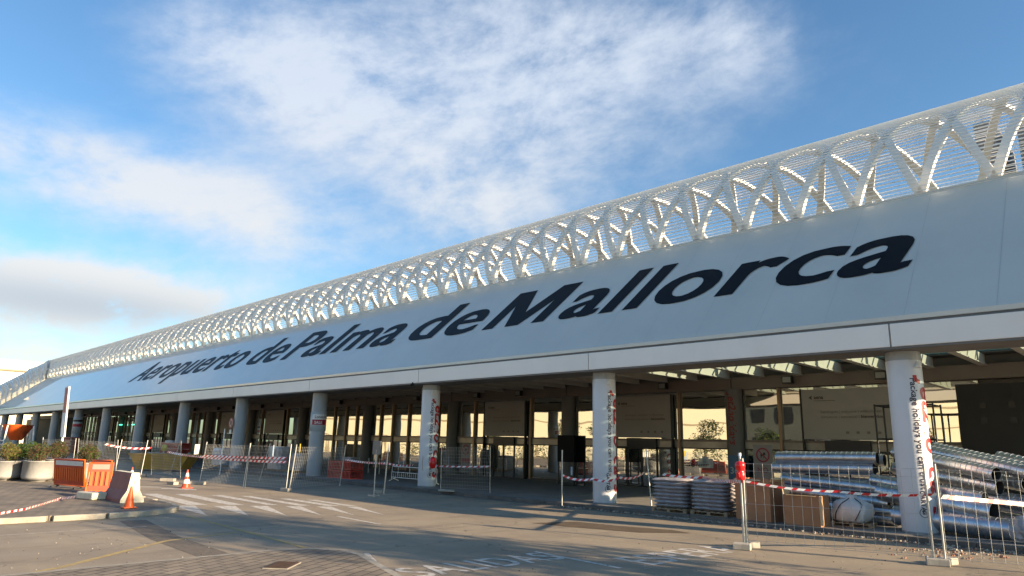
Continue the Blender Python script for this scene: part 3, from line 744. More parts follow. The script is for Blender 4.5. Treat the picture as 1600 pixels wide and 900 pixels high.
# ---- cardboard boxes
def carton(name, c, w, d, h, rz, label, flaps, tilt=0):
    t = thing(name, c, label, 'box', 'cardboard boxes by the fence', rz)
    m = MB(); th = .012
    nseg = 10
    def wall(p, q, hh, m_):
        p, q = Vector(p), Vector(q); d_ = (q-p).normalized(); nn = Vector((-d_.y, d_.x, 0))*th; vs = []
        top = [hh + .04*noise.noise(Vector((i*.9+p.x*3, p.y*3, hh))) for i in range(nseg+1)]
        for i in range(nseg+1):
            b = p.lerp(q, i/nseg) + nn*2.5*math.sin(math.pi*i/nseg)*tilt
            vs += [b, b+nn, b+nn+Vector((0,0,top[i])), b+Vector((0,0,top[i]))]
        f = []
        for i in range(nseg):
            a = i*4
            for j in range(4): f.append((a+j, a+4+j, a+4+(j+1) % 4, a+(j+1) % 4))
        f += [(0,1,2,3), (nseg*4+3, nseg*4+2, nseg*4+1, nseg*4)]
        m.add(vs, f, m_)
    wall((-w/2,-d/2,0), (w/2,-d/2,0), h, card_m); wall((w/2,-d/2,0), (w/2,d/2,0), h, card_m)
    wall((w/2,d/2,0), (-w/2,d/2,0), h, card_m); wall((-w/2,d/2,0), (-w/2,-d/2,0), h, card_m)
    m.box(-w/2+.02, w/2-.02, -d/2+.02, d/2-.02, .0, .02, card_m)
    m.build('carton_body', t)
    for (a, b, out_, dz) in flaps:
        f = MB(); a, b, o_ = Vector(a), Vector(b), Vector(out_); vs = []
        for i in range(7):
            p = a.lerp(b, i/6); k = 1+.35*noise.noise(Vector((i*1.7, dz, 0)))
            vs += [p, p+o_*.5*k+Vector((0,0,dz*.6)), p+o_*k+Vector((0,0,dz*.4))]
        fs_ = [(i*3+j, i*3+j+1, i*3+4+j, i*3+3+j) for i in range(6) for j in range(2)]
        f.add(vs, fs_, card_l); o = f.build('carton_flap', t); so_ = o.modifiers.new('s', 'SOLIDIFY'); so_.thickness = .01
    return t
carton('cardboard_box', (-3.95, 20.1, .13), 1.12, .8, 1.17, R(-6), 'tall dark brown cardboard box beside the grey bag stacks', [((.56,-.4,1.12),(.56,.4,1.12),(.16,0,0),.18), ((-.56,-.4,1.16),(.3,-.4,1.16),(0,-.10,0),-.06)], .5)
carton('cardboard_box', (-2.55, 19.98, .13), .98, .75, .80, R(2), 'low brown cardboard box with torn pale edge beside the white bag', [((.49,-.37,.80),(.49,-.37,.05),(.10,-.05,0),.0), ((-.49,-.36,.80),(-.49,.1,.80),(-.05,0,0),.32), ((-.4,-.37,.79),(.4,-.37,.79),(0,-.05,0),.03)], .2)
# ---- big white bag on its pallet
bp_ = pal_me.copy(); COL.objects.link(bp_); bp_.location = (-1.62, 20.85, .13); bp_.rotation_euler = (0,0,R(8)); bp_.scale = (.85,.85,.85)
bp_['label'] = 'wooden pallet carrying the big white woven bag'
bgx, bgy = -1.64, 20.85
bt = thing('bulk_bag', (bgx, bgy, .25), 'big white woven bulk bag tied with black straps on a pallet', 'bag')
bm_ = MB(); n = 28; prof = [(0, .0), (.38, .0), (.47, .06), (.53, .22), (.52, .38), (.47, .48), (.38, .53), (.27, .57), (.12, .63), (.15, .72), (.02, .70)]
vs = []
for i, (r, z) in enumerate(prof):
    for k in range(n):
        t = 2*math.pi*k/n; q = 1 + .22*noise.noise(Vector((math.cos(t)*1.6, math.sin(t)*1.6, z*4))) + .09*noise.noise(Vector((math.cos(t)*6, math.sin(t)*6, z*9)))
        sq = 1/max(abs(math.cos(t)), abs(math.sin(t)))**.35
        vs.append((r*q*sq*math.cos(t), r*q*sq*math.sin(t)*.85, z + .04*noise.noise(Vector((t*2, i, 3)))*(i > 2)))
bm_.add(vs, [(i*n+k, i*n+(k+1) % n, (i+1)*n+(k+1) % n, (i+1)*n+k) for i in range(len(prof)-1) for k in range(n)], big_m, True)
bm_.build('bag_body', bt)
for a0_ in (-.55, .75):
    pts = []
    for i in range(len(prof)-1):
        r, z = prof[i+1]; t = -math.pi/2 + a0_*.8 + (z-.3)*.9
        sq = 1/max(abs(math.cos(t)), abs(math.sin(t)))**.35
        pts.append((r*sq*1.06*math.cos(t), r*sq*1.06*math.sin(t)*.87, z))
    MB().tube(pts[1:-2], .013, strap_m, 5).build('strap', bt)

# ---- spiral ducts
def duct(r, ln):
    m = MB(); n = 32; L_ = ln
    def skin(prof):
        vs = [(p[1], p[0]*math.cos(2*math.pi*k/n), p[0]*math.sin(2*math.pi*k/n)) for p in prof for k in range(n)]
        m.add(vs, [(i*n+k, (i+1)*n+k, (i+1)*n+(k+1) % n, i*n+(k+1) % n) for i in range(len(prof)-1) for k in range(n)], galv, True)
    skin([(r, 0), (r, ln)])
    x = .06
    while x < ln-.02: skin([(r, x), (r+.009, x+.004), (r+.009, x+.012), (r, x+.018)]); x += .15
    vi = [(xx, (r-.006)*math.cos(2*math.pi*k/n), (r-.006)*math.sin(2*math.pi*k/n)) for xx in (0, L_) for k in range(n)]
    m.add(vi, [(k, (k+1) % n, n+(k+1) % n, n+k) for k in range(n)], galv_in, True)
    for base, xx in ((0, 0), (1, L_)):
        ring = [(xx, rr*math.cos(2*math.pi*k/n), rr*math.sin(2*math.pi*k/n)) for rr in (r, r-.006) for k in range(n)]
        m.add(ring, [(k, (k+1) % n, n+(k+1) % n, n+k) for k in range(n)], galv)
    return m
d_small = duct(.175, 3.0).build('spiral_duct'); d_big = duct(.25, 3.0).build('spiral_duct')
used = {d_small: False, d_big: False}
def put_duct(src, end, dirv, label, grp):
    d = Vector(dirv).normalized()
    if used[src]: o = src.copy(); COL.objects.link(o)
    else: o = src; used[src] = True
    o.rotation_mode = 'QUATERNION'; o.rotation_quaternion = d.to_track_quat('X', 'Z'); o.location = end
    tag(o, label, 'duct', grp)
# left pile: lying along the facade
LP = [(-4.3,22.2,1.92,.02,.02),(-4.45,22.55,1.62,.0,.03),(-4.4,22.15,1.60,.03,.02),(-4.25,22.7,1.95,.01,-.01),(-4.0,21.85,1.28,.02,-.055),(-4.2,22.3,1.24,.0,-.01),
      (-3.95,21.7,.95,.03,-.07),(-4.3,22.35,.90,.0,.0),(-3.9,21.8,.60,.02,-.03),(-4.1,22.3,.55,.01,0.0),(-3.8,21.85,.31,.02,0.0),(-4.1,22.35,.31,0,0)]
names = ['topmost front','upper rear','second row front','topmost rear','third row bright','third row rear','fourth row sloping','fourth row rear','fifth row','fifth row rear','bottom front','bottom rear']
for (x, y, z, sy, sz), nm in zip(LP, names):
    put_duct(d_small, (x, y, z), (1, sy, sz), '%s shiny spiral duct in the left pile behind the boxes' % nm, 'spiral ducts piled left of the white column')
# right pile: ends point to the front right
RP = [(d_small,(1.75,21.3,1.66),(.86,-.42,-.16),'upper open ended'),(d_small,(1.75,21.5,1.33),(.88,-.38,-.12),'middle open ended'),(d_small,(2.45,21.4,1.72),(.86,-.42,-.17),'upper right open ended'),
      (d_small,(2.3,21.7,1.45),(.8,-.55,-.1),'short dark ended'),(d_small,(3.6,21.9,1.42),(.9,-.36,-.2),'topmost long'),(d_small,(4.2,22.3,1.50),(.9,-.36,-.19),'topmost rear'),
      (d_big,(1.72,20.75,.76),(.93,-.30,-.10),'large lower open ended'),(d_big,(2.3,20.55,.40),(.95,-.2,-.03),'large bottom wrapped'),(d_small,(1.5,21.0,1.05),(.93,-.28,-.10),'lower middle'),
      (d_big,(3.1,21.2,.85),(.9,-.4,-.08),'large right'),(d_small,(3.4,21.6,1.20),(.86,-.45,-.14),'right middle'),(d_big,(3.6,21.1,.40),(.95,-.25,-.0),'large bottom right'),(d_small,(2.6,22.2,1.72),(.88,-.40,-.19),'upper rear')]
for src, e, dv, nm in RP:
    d = Vector(dv).normalized(); st = Vector(e) - d*3.0
    put_duct(src, st, d, '%s spiral duct in the right pile behind the fence' % nm, 'spiral ducts piled right of the white column')
# crumpled film on the lower duct end
cf = MB(); leaf = random.Random(4)
vs = []; nq = 14
for i in range(6):
    for k in range(nq):
        t = 2*math.pi*k/nq; q = .27+.05*leaf.random()+.02*i; vs.append((2.05+i*.09, 20.6+q*math.cos(t)*.98-i*.02, .40+q*math.sin(t)*(1 if math.sin(t) > 0 else .95)))
cf.add(vs, [(i*nq+k, i*nq+(k+1) % nq, (i+1)*nq+(k+1) % nq, (i+1)*nq+k) for i in range(5) for k in range(nq)], wrapfilm, False)
tag(cf.build('crumpled_film'), 'crumpled plastic film wrapped round the lowest duct end', 'film')

# ---- mesh cages behind the ducts
def cage(x, y, w, h, d, label, nz=3, nx=3):
    t = thing('mesh_rack', (x, y, .13), label, 'rack', 'black wire racks')
    f = MB()
    for xx in [i*w/nx for i in range(nx+1)]:
        for yy in (0, d): f.tube([(xx,yy,0),(xx,yy,h)], .035, dark_m, 6)
    f.build('upright', t); s_ = MB()
    for k in range(nz+1):
        z = .1+k*(h-.15)/nz
        for yy in (0, d): s_.tube([(0,yy,z),(w,yy,z)], .03, dark_m, 6)
        for xx in [i*w/nx for i in range(nx+1)]: s_.tube([(xx,0,z),(xx,d,z)], .02, dark_m, 5)
    s_.build('shelf_rail', t); return t
cage(-2.9, 27.6, 1.9, 3.75, 1.0, 'black steel rack standing behind the duct piles')
# ---- fences
def fence_panel(L_=3.45, H_=1.93, nx=26, rows=(.18,.22,.62,1.02,1.42,1.72,1.78), rows_n=None):
    t = bpy.data.objects.new('wire_fence', None); COL.objects.link(t)
    for x in (.02, L_-.02): MB().tube([(x,0,.02),(x,0,H_)], .021, post_m, 8).build('post', t)
    w = MB()
    for i in range(nx): xx = .06+(L_-.12)*i/(nx-1); w.tube([(xx,0,.14),(xx,0,H_-.10)], .0042, wire_m, 4, False)
    for z in rows: w.tube([(.02,.004,z),(L_-.02,.004,z)], .0042, wire_m, 4, False)
    w.build('wire_mesh', t)
    return t
fpA = fence_panel(nx=19, rows=(.14,.18,.55,.95,1.35,1.66,1.82)); fpB = fence_panel(nx=30, rows=tuple(.14+.14*i for i in range(13)))
fu = {fpA: False, fpB: False}
def put_fence(src, a, b, label, lean=0.0):
    a, b = Vector(a), Vector(b); d = b-a; rz = math.atan2(d.y, d.x)
    if fu[src]: o = dup(src, (a.x, a.y, a.z), rz)
    else: o = src; fu[src] = True; o.location = a; o.rotation_euler = (0,0,rz)
    o.rotation_euler = (R(lean), 0, rz); L_ = 3.45
    o.scale = (d.length/L_, 1, 1)
    tag(o, label, 'fence', 'mobile wire fence panels'); return o
FT = [(fpA, G(1166,857), G(1462,883), 'wire fence panel in front of the boxes, right of the red lantern pole', 1),
      (fpA, G(1476,885), G(1476,885)+Vector((3.3,1.15,0)), 'wire fence panel in front of the right duct pile', 1),
      (fpB, G(311,757), G(380,763), 'wire fence panel beside the striped cone', -4), (fpB, G(382,763), G(447,768), 'wire fence panel left of the red and white tape corner', -2),
      (fpB, G(451,768), G(531,760), 'wire fence panel turning back towards the white column', 5), (fpB, G(688,767,.13), G(766,771,.13), 'dense wire fence panel right of the third white column', 3),
      (fpB, G(118,744), G(180,752), 'wire fence panel behind the orange barriers', 4), (fpB, G(178,746), G(219,749), 'wire fence panel behind the concrete barrier', -4),
      (fpB, G(236,742), G(282,748), 'wire fence panel before the yellow skip', 6), (fpB, G(60,738), G(112,742), 'leftmost wire fence panel behind the planters', 2)]
for s_, a, b, lb, ln in FT: put_fence(s_, a, b, lb, ln)
# concrete feet
foot = MB().box(-.36,.36,-.12,.12,0,.14,conc_m).build('concrete_block', bevel=.02)
foot2 = None; FU = [False]
def put_foot(p, rz, label, s=(1,1,1)):
    o = foot if not FU[0] else foot.copy()
    if FU[0]: COL.objects.link(o)
    FU[0] = True; o.location = p; o.rotation_euler = (0,0,rz); o.scale = s
    tag(o, label, 'block', 'concrete feet of the fence')
put_foot(G(1466,884), R(20), 'concrete foot under the two fence posts at lower right', (.55,1,1)); put_foot(G(1482,882), R(70), 'second concrete block touching the lower right fence foot', (.4,1,.95))
put_foot(G(1160,859), R(20), 'concrete foot of the red lantern pole', (.5,1.1,1)); put_foot(G(1176,856), R(60), 'small concrete block beside the lantern pole foot', (.35,.9,.95))
put_foot(G(447,768), R(10), 'concrete foot at the tape corner of the fence', (.7,1,1)); put_foot(G(315,757)+Vector((0,-.2,0)), R(40), 'concrete foot beside the striped cone'); put_foot(G(262,752), R(40), 'concrete foot before the yellow skip')
put_foot(G(222,745), R(40), 'concrete foot behind the concrete barrier', (.6,1,1)); put_foot(G(590,771), R(0), 'pale concrete block at the foot of the sign stand', (.4,1,1)); put_foot(G(697,768,.13), R(10), 'flat pale block at the base of the third white column', (1,1,.6))
put_foot(G(262,763)-Vector((2.3,-1.0,0)), R(10), 'concrete foot farther along the pavement', (.8,1,1))
# single posts
def pole(a, h, label, lean=(0,0), r=.022, m=post_m, name='steel_post', cat='post', grp='loose fence posts'):
    o = MB().tube([(0,0,0),(lean[0],lean[1],h)], r, m, 8).build(name, None, a); tag(o, label, cat, grp)
pole(G(878,790,.13), 1.85, 'thin steel post standing before the black screens'); pole(G(1018,790,.13), 1.95, 'steel post leaning beside the left grey bag stack', (-.25,.1)); pole(G(600,772,.13), 1.9, 'pale post left of the blue warning sheets', (.12,0), .028)
pole(G(265,742), 2.0, 'steel post leaning before the yellow skip', (.5,.2)); pole(G(405,752), 1.9, 'steel post leaning between the wrapped pallets', (.4,.2)); pole(G(343,742,.13), 2.5, 'tall pale post before the wrapped pallets', (0,0), .03, white_p)
# lantern pole
lp = thing('lantern_pole', G(1163,857)+Vector((0,0,.12)), 'steel pole with a red lantern at its top in a concrete foot', 'pole')
MB().tube([(0,0,0),(0,0,1.86)], .026, post_m, 10).build('pole', lp)
lm = MB().lathe([(.03,0),(.085,.01),(.10,.04),(.10,.17),(.075,.20),(.09,.23),(.115,.30),(.11,.37),(.07,.41),(.001,.42)], red_p, 20, (0,0,1.33)); lm.box(-.03,.03,-.13,-.09,1.40,1.50, red_p); lm.build('red_lantern', lp)
MB().tube([(0,0,1.86),(0,0,1.93)], .035, white_p, 10).build('cap', lp)

# ---- tapes
def tape(pts, label, w=.075, step=.14, sag=.10):
    m = MB(); P = [Vector(p) for p in pts]; full = []
    for i in range(len(P)-1):
        n = max(4, int((P[i+1]-P[i]).length/.05))
        for k in range(n): t = k/n; q = P[i].lerp(P[i+1], t); q.z -= sag*4*t*(1-t); full.append(q)
    full.append(P[-1]); acc = 0
    for i in range(len(full)-1):
        a, b = full[i], full[i+1]; acc += (b-a).length
        tw = .35*math.sin(acc*1.3); d = (b-a).normalized(); sd_ = Vector((-d.y, d.x, 0))
        u = Vector((0,0,1))*math.cos(tw)*w/2 + sd_*math.sin(tw)*w/2; sh = d*w*.5
        mm = tape_r if int(acc/step) % 2 else tape_w
        m.add([a-u-sh, b-u-sh, b+u+sh, a+u+sh], [(0,1,2,3)], mm)
    o = m.build('barrier_tape'); tag(o, label, 'tape', 'red and white barrier tapes'); s_ = o.modifiers.new('s','SOLIDIFY'); s_.thickness = .002
    return o
def hp(px, py, base):     # point above a ground position at the height seen at pixel row py
    b = G(*base); d = ray(px, py); t = (b-CAM).to_2d().length/d.to_2d().length; return CAM + d*t
tape([hp(878,742,(878,790)), hp(926,748,(926,795)), hp(968,746,(968,798)), hp(1006,739,(1010,795))], 'red and white tape sagging across the second white column', .08)
tape([hp(1036,741,(1030,800)), hp(1098,746,(1098,805)), hp(1160,752,(1163,858))], 'red and white tape above the grey bag stacks', .08, sag=.04)
tape([hp(1165,752,(1163,857)), hp(1310,768,(1310,868)), hp(1470,772,(1470,884))], 'red and white tape along the fence before the white bag', .05, sag=.05)
tape([hp(1472,776,(1476,885)), hp(1600,788,(1600,880)), hp(1680,794,(1680,880))], 'wide red and white tape before the right duct pile', .085, .17, sag=.0)
tape([hp(318,712,(311,757)), hp(447,716,(447,768))], 'upper red and white tape on the fence beside the cone', .1, sag=.02)
tape([hp(262,706,(262,748)), hp(318,714,(311,757)), hp(447,722,(447,768))], 'lower red and white tape on the fence beside the cone', .1, sag=.04)
tape([hp(540,718,(531,760)), hp(605,724,(600,772)), hp(645,727,(660,768))], 'red and white tape between the fence and the third white column', .08, sag=.05)
tape([hp(680,728,(688,767)), hp(765,729,(766,771))], 'straight red and white tape right of the third white column', .07, sag=.02)
tape([hp(165,694,(160,745)), hp(236,700,(236,745))], 'red and white tape behind the concrete barrier', .1, sag=.1)
tape([G(-30,808,.14), G(40,796,.14), G(95,779,.15), G(118,776,.3)], 'red and white tape lying on the paved island', .07, sag=0)

# ---- traffic cones
def cone(a, h, label, striped):
    t = thing('traffic_cone', a, label, 'cone', 'traffic cones'); r = h*.24
    m = MB(); m.box(-r*1.25, r*1.25, -r*1.25, r*1.25, 0, .03, redorange_p if striped else orange_p)
    bands = [(0,.22,redorange_p),(.22,.45,white_p),(.45,.62,redorange_p),(.62,.82,white_p),(.82,1,redorange_p)] if striped else [(0,1,orange_p)]
    m.build('base', t, bevel=.008)
    c = MB()
    for a_, b_, mm in bands: c.lathe([(r*.95*(1-a_)+.022*a_, .03+a_*(h-.03)), (r*.95*(1-b_)+.022*b_, .03+b_*(h-.03))], mm, 24)
    c.lathe([(.022,h),(.001,h)], redorange_p if striped else orange_p, 24); c.build('cone_body', t)
cone(G(290,762.5), .76, 'red and white striped traffic cone before the fence', True)
cone(G(201,794,.13)+Vector((0,0,.01)), .58, 'plain orange traffic cone on the island corner', False)

# ---- concrete barrier
J0, J1 = Vector((-19.75, 7.32, .13)), Vector((-17.85, 7.30, .13))
dj = (J1-J0); rzj = math.atan2(dj.y, dj.x)
jt = thing('concrete_barrier', (J0.x, J0.y, .13), 'jersey barrier with faded red face and cream end', 'barrier', rz=rzj)
prof = [(-.33,0),(-.33,.10),(-.18,.36),(-.11,.88),(.11,.88),(.18,.36),(.33,.10),(.33,0)]
Lj = dj.length; jm = MB()
vs = [(x, y, z) for x in (0, Lj) for y, z in prof]; k = len(prof)
jm.add(vs, [tuple(range(k, 2*k)), tuple(range(k))[::-1]], conc_y)
for i in range(k): jm.add([vs[i], vs[(i+1) % k], vs[k+(i+1) % k], vs[k+i]], [(0,3,2,1)], pinkpaint if i in (0,1,2) else conc_y)
jo = jm.build('barrier_body', jt, bevel=.015)
MB().box(Lj-.05, Lj+.004, -.02, .02, .55, .7, conc_m).build('end_slot', jt)
# second barrier lying behind and the wedge under the orange barriers
wd = MB().prism([(-.5,-.2),(.5,-.25),(.45,.25),(-.4,.2)], 0, .22, conc_y).build('concrete_wedge', bevel=.04); wd.location = G(136,780,.13)+Vector((0,.1,0)); wd.rotation_euler = (0,0,R(15)); tag(wd, 'pale concrete lump lying under the orange barriers', 'block')

# ---- orange plastic barriers
def obarrier(a, b, z0, label, lean, mtop=white_p, patch=orange_p):
    a, b = Vector(a), Vector(b); d = b-a; L_ = d.length
    t = thing('plastic_barrier', (a.x, a.y, z0), label, 'barrier', 'orange plastic barriers'); t.rotation_euler = (R(lean), 0, math.atan2(d.y, d.x))
    H_ = 1.0; f = MB()
    f.tube([(0,0,.05),(0,0,H_),(L_,0,H_),(L_,0,.05),(0,0,.05)], .032, orange_p, 8)
    f.box(.02, L_-.02, -.018, .018, .05, .22, redorange_p); f.box(.02, L_-.02, -.015, .015, .70, .76, redorange_p); f.box(.02, L_-.02, -.008, .008, .76, .98, redorange_p)
    f.build('frame', t)
    n = int(L_/.15); s_ = MB()
    for i in range(n): x = .04+(L_-.08)*(i+.5)/n; s_.box(x-.045, x+.045, -.03, .012, .22, .70, orange_p)
    s_.box(.05, L_-.05, .013, .018, .2, .72, mat('barrier_slot_red', (.20,.02,.008), .6)); s_.build('slats', t)
    MB().box(.10, L_-.10, -.024, -.0085, .78, .95, mtop).build('reflective_board', t)
    for x in (.25, L_-.25): MB().box(x-.04, x+.04, -.26, .26, -.02, .04, strap_m).build('foot', t)
    return t
for (a, b, lb, ln, mt) in [((-27.2,7.5,0),(-25.2,7.85,0),'left orange plastic barrier leaning beside the planters',10,white_p), ((-25.4,8.3,0),(-23.8,7.9,0),'middle orange plastic barrier behind the leaning one',-4,mat('pink_board',(.45,.22,.18),.5)), ((-24.6,7.95,0),(-21.9,7.55,0),'right orange plastic barrier leaning on the concrete barrier',-8,MATS['pink_board'])]: pass
obarrier(G(85,758,.2), G(132,762,.2), .20, 'left orange plastic barrier leaning beside the planters', 8)
obarrier(G(124,762,.2)+Vector((.1,.3,0)), G(146,764,.2)+Vector((.1,.45,0)), .2, 'middle orange plastic barrier behind the other two', 0, MATS['pink_board'])
obarrier(G(133,770,.15), G(133,770,.15)+Vector((.20,.70,0)), .16, 'right orange plastic barrier leaning on the concrete barrier', -6, MATS['pink_board'])
# ---- planters with shrubs
def planter(x, y, r, h, label, kind, seed, sx=1.0):
    t = thing('round_planter', (x, y, .13), label, 'planter', 'concrete planters on the island')
    p = MB().lathe([(r*.55,.0),(r*.6,.06),(r*.95,.12),(r,.2),(r,h-.04),(r*1.04,h-.03),(r*1.04,h),(r*.93,h),(r*.93,h-.08)], mat('planter_concrete', (.36,.355,.34), .85, 0, .12, 4, .3, 25, dirt=.35), 8 if kind != 'r' else 28, sx=sx)
    p.build('pot', t); MB().lathe([(0,h-.09),(r*.94,h-.09)], soil_m, 16, sx=sx).build('soil', t)
    ms = {'g':[leaf_g,leaf_g,leaf_d],'b':[leaf_b,leaf_b,leaf_g,leaf_d],'y':[leaf_y,leaf_g,leaf_y,leaf_b],'gb':[leaf_g,leaf_d]}[kind]
    s_ = thing('shrub', (x, y, .13+h-.08), {'g':'bright green leafy shrub','b':'dry brown bushy shrub','y':'yellowing leafy shrub','gb':'dark green shrub'}[kind]+' growing in the '+label.split(' planter')[0]+' planter', 'shrub', 'shrubs in the planters')
    st = MB(); rnd = random.Random(seed)
    for k in range(16): a = rnd.uniform(0,6.28); q = rnd.uniform(.2,.8)*r; st.tube([(math.cos(a)*q*.3,math.sin(a)*q*.3,0),(math.cos(a)*q,math.sin(a)*q,rnd.uniform(.3,.6))], [.012,.005], bark_m, 4)
    st.build('stem', s_)
    f = MB()
    for k in range(6): leaf_cloud(f, (rnd.uniform(-.55,.55)*r*sx, rnd.uniform(-.4,.4)*r, rnd.uniform(.30,.62)), (r*.6*sx, r*.55, .34), 420, ms, .045, seed=seed*7+k, hollow=.0)
    f.build('foliage', s_)
for (px, py, r_, hh, lb, kd) in [(57,752,.60,.86,'large middle planter beside the orange barriers','b'),(31,748,.58,.84,'white planter in the middle of the row','g'),(5,750,.60,.82,'leftmost planter behind the bent yellow post','y'),(82,750,.52,.90,'grey planter touching the left orange barrier','b'),(128,752,.60,.80,'planter hidden behind the orange barriers','b')]:
    g_ = G(px, py, .13); planter(g_.x, g_.y, r_, hh, lb, kd, int(px), 1.25)
# pale plank fallen before the left planter and bent yellow post
yp = thing('bent_post', G(17,742,.13), 'bent yellow post on a tripod foot beside the left planter', 'post')
m_y = mat('pale_yellow_paint', (.55,.45,.12), .6, 0, .15, 5, dirt=.3)
MB().tube([(0,0,.1),(.02,0,.5),(.1,.0,.75),(.05,0,1.0),(-.15,0,1.1)], .04, m_y, 8).build('post_shaft', yp)
for a in (0, 2.1, 4.2): MB().tube([(0,0,.35),(math.cos(a)*.5,math.sin(a)*.5,.02)], .035, m_y, 6).build('leg', yp)
# ---- leaning sign pole
base = G(92,712+28,.13)
sp_ = thing('sign_pole', base, 'leaning white pole with a narrow red faced sign on top', 'sign')
topv = hp(106,604,(92,740)) - base
MB().tube([(0,0,0), tuple(topv*.6)], .055, white_p, 10).build('pole', sp_)
q0_, q1_ = topv*.40, topv*1.0; ax = (q1_-q0_)
side = Vector((.985,.17,0)).normalized()
bd = MB().obox((q0_+q1_)/2, side*.22, Vector((-.17,.985,0))*.04, ax*.5, white_p); bd.build('sign_board', sp_)
MB().obox(q0_.lerp(q1_, .72)-Vector((-.17,.985,0))*.046, side*.18, Vector((-.17,.985,0))*.004, ax*.25, mat('faded_pink', (.45,.17,.13), .6)).build('red_face', sp_)
# ---- yellow skip, wrapped pallets and site clutter under the canopy
sk_ = thing('yellow_skip', (-42.0, 16.4, 0), 'ochre yellow rubble skip behind the wire fence', 'skip', rz=R(45))
sm_ = MB(); a, b, h = 1.9, .85, 1.05
vs = [(-a*.72,-b*.85,.1),(a*.72,-b*.85,.1),(a*.72,b*.85,.1),(-a*.72,b*.85,.1),(-a,-b,h),(a,-b,h),(a,b,h),(-a,b,h),(-a*.95,-b*.92,h),(a*.95,-b*.92,h),(a*.95,b*.92,h),(-a*.95,b*.92,h),(-a*.7,-b*.8,.2),(a*.7,-b*.8,.2),(a*.7,b*.8,.2),(-a*.7,b*.8,.2)]
sm_.add(vs, [(3,2,1,0),(0,1,5,4),(1,2,6,5),(2,3,7,6),(3,0,4,7),(4,5,9,8),(5,6,10,9),(6,7,11,10),(7,4,8,11),(8,9,13,12),(9,10,14,13),(10,11,15,14),(11,8,12,15),(12,13,14,15)], skip_m)
for x in (-1.2,-.4,.4,1.2): sm_.box(x-.04, x+.04, -b-.0, -b+.1, .3, h, skip_m)
sm_.build('skip_body', sk_)
MB().box(-a-.02,a+.02,-b-.05,-b+.02,h-.08,h+.02,skip_m).box(-a-.02,a+.02,b-.02,b+.05,h-.08,h+.02,skip_m).build('rim', sk_)
rr = MB()
for i in range(60): rock(rr, (random.uniform(-1.4,1.4), random.uniform(-.6,.6), .95+random.uniform(0,.15)), random.uniform(.06,.16), random.choice([conc_m, rubble_m]))
o = rr.build('skip_rubble', None, (-42.0,16.4,0)); o.rotation_euler = (0,0,R(45)); tag(o, 'grey rubble heaped inside the yellow skip', 'rubble', kind='stuff')
wlp = thing('warning_lamp', G(252,735)+Vector((0,0,0)), 'yellow warning lamp on a grey tripod by the skip', 'lamp')
for a in (.3, 2.4, 4.5): MB().tube([(0,0,1.25),(math.cos(a)*.45,math.sin(a)*.45,0)], .025, post_m, 6).build('leg', wlp)
MB().lathe([(.02,1.2),(.16,1.25),(.18,1.45),(.14,1.6),(.001,1.64)], mat('amber', (.55,.45,.05), .4), 16).build('lamp_head', wlp)
def wrapped(x, y, w, d, h, label, rz=0, ms=wrapfilm, z=.13, seed=1, sheet=None):
    t = thing('wrapped_pallet_load', (x, y, z), label, 'pallet load', 'film wrapped loads under the canopy', rz)
    m = MB()
    for s_ in (0, .0):
        pass
    for i in range(5): m.box(-w/2+i*(w-.1)/4, -w/2+i*(w-.1)/4+.1, -d/2, d/2, .1, .13, pal_m)
    for xx in (-w/2, -.05, w/2-.1): m.box(xx, xx+.1, -d/2, d/2, 0, .099, pal_m)
    m.build('pallet_base', t)
    g = MB(); n = 20; nzv = 8; vs = []
    for j in range(nzv+1):
        zz = .135+(h-.135)*j/nzv
        for k in range(n):
            tt = 2*math.pi*k/n; q = 1/max(abs(math.cos(tt)), abs(math.sin(tt))); q = min(q, 1.32)*(1+.05*noise.noise(Vector((k*.8, j*1.1, seed))))*(1 if j < nzv else .9)
            vs.append((math.cos(tt)*q*w/2*.95, math.sin(tt)*q*d/2*.95, zz+.03*noise.noise(Vector((k, j, seed)))))
    g.add(vs, [(j*n+k, j*n+(k+1) % n, (j+1)*n+(k+1) % n, (j+1)*n+k) for j in range(nzv) for k in range(n)] + [tuple(nzv*n+k for k in range(n))], ms, False)
    g.build('wrapped_goods', t)
    if sheet: MB().box(-.22,.22,-d/2-.03,-d/2-.015,h*.62,h*.88,sheet).build('label_sheet', t)
wrapped(-37.3, 21.9, 1.9, 1.1, 1.55, 'tall film wrapped load with a blue sheet, right of the grey column', 0, seed=2, sheet=mat('pale_blue_sheet',(.25,.5,.6),.5))
wrapped(-35.0, 22.2, 1.3, 1.1, 1.15, 'lower film wrapped load beside the tall one', R(10), seed=3)
wrapped(-44.6, 21.2, 1.6, 1.1, 1.3, 'blue and white wrapped load under the white notice', 0, mat('blue_film',(.30,.40,.50),.35,0,.3,3,.6,9), seed=4)
wrapped(-57.5, 22.4, 2.4, 1.3, 1.7, 'big pale wrapped load behind the fence near the far columns', 0, seed=5)
wrapped(-33.2, 24.6, 1.0, .9, 1.0, 'small film wrapped load deep under the canopy', R(20), seed=6)
def crate_stack(x, y, w, d, h, label, m, z=.13, rz=0, rows=4):
    t = thing('plastic_barrier_stack', (x, y, z), label, 'barriers', 'red barrier stacks', rz)
    for k in range(rows):
        a = h*k/rows; b = h*(k+.9)/rows
        q = MB().box(-w/2, w/2, -d/2, d/2, a, a+.05, m).box(-w/2, w/2, -d/2, d/2, b-.05, b, m)
        n = int(w/.14)
        for i in range(n+1): xx = -w/2+(w-.05)*i/n; q.box(xx, xx+.05, -d/2, -d/2+.04, a+.05, b-.05, m); q.box(xx, xx+.05, d/2-.04, d/2, a+.05, b-.05, m)
        q.build('barrier_rack', t)
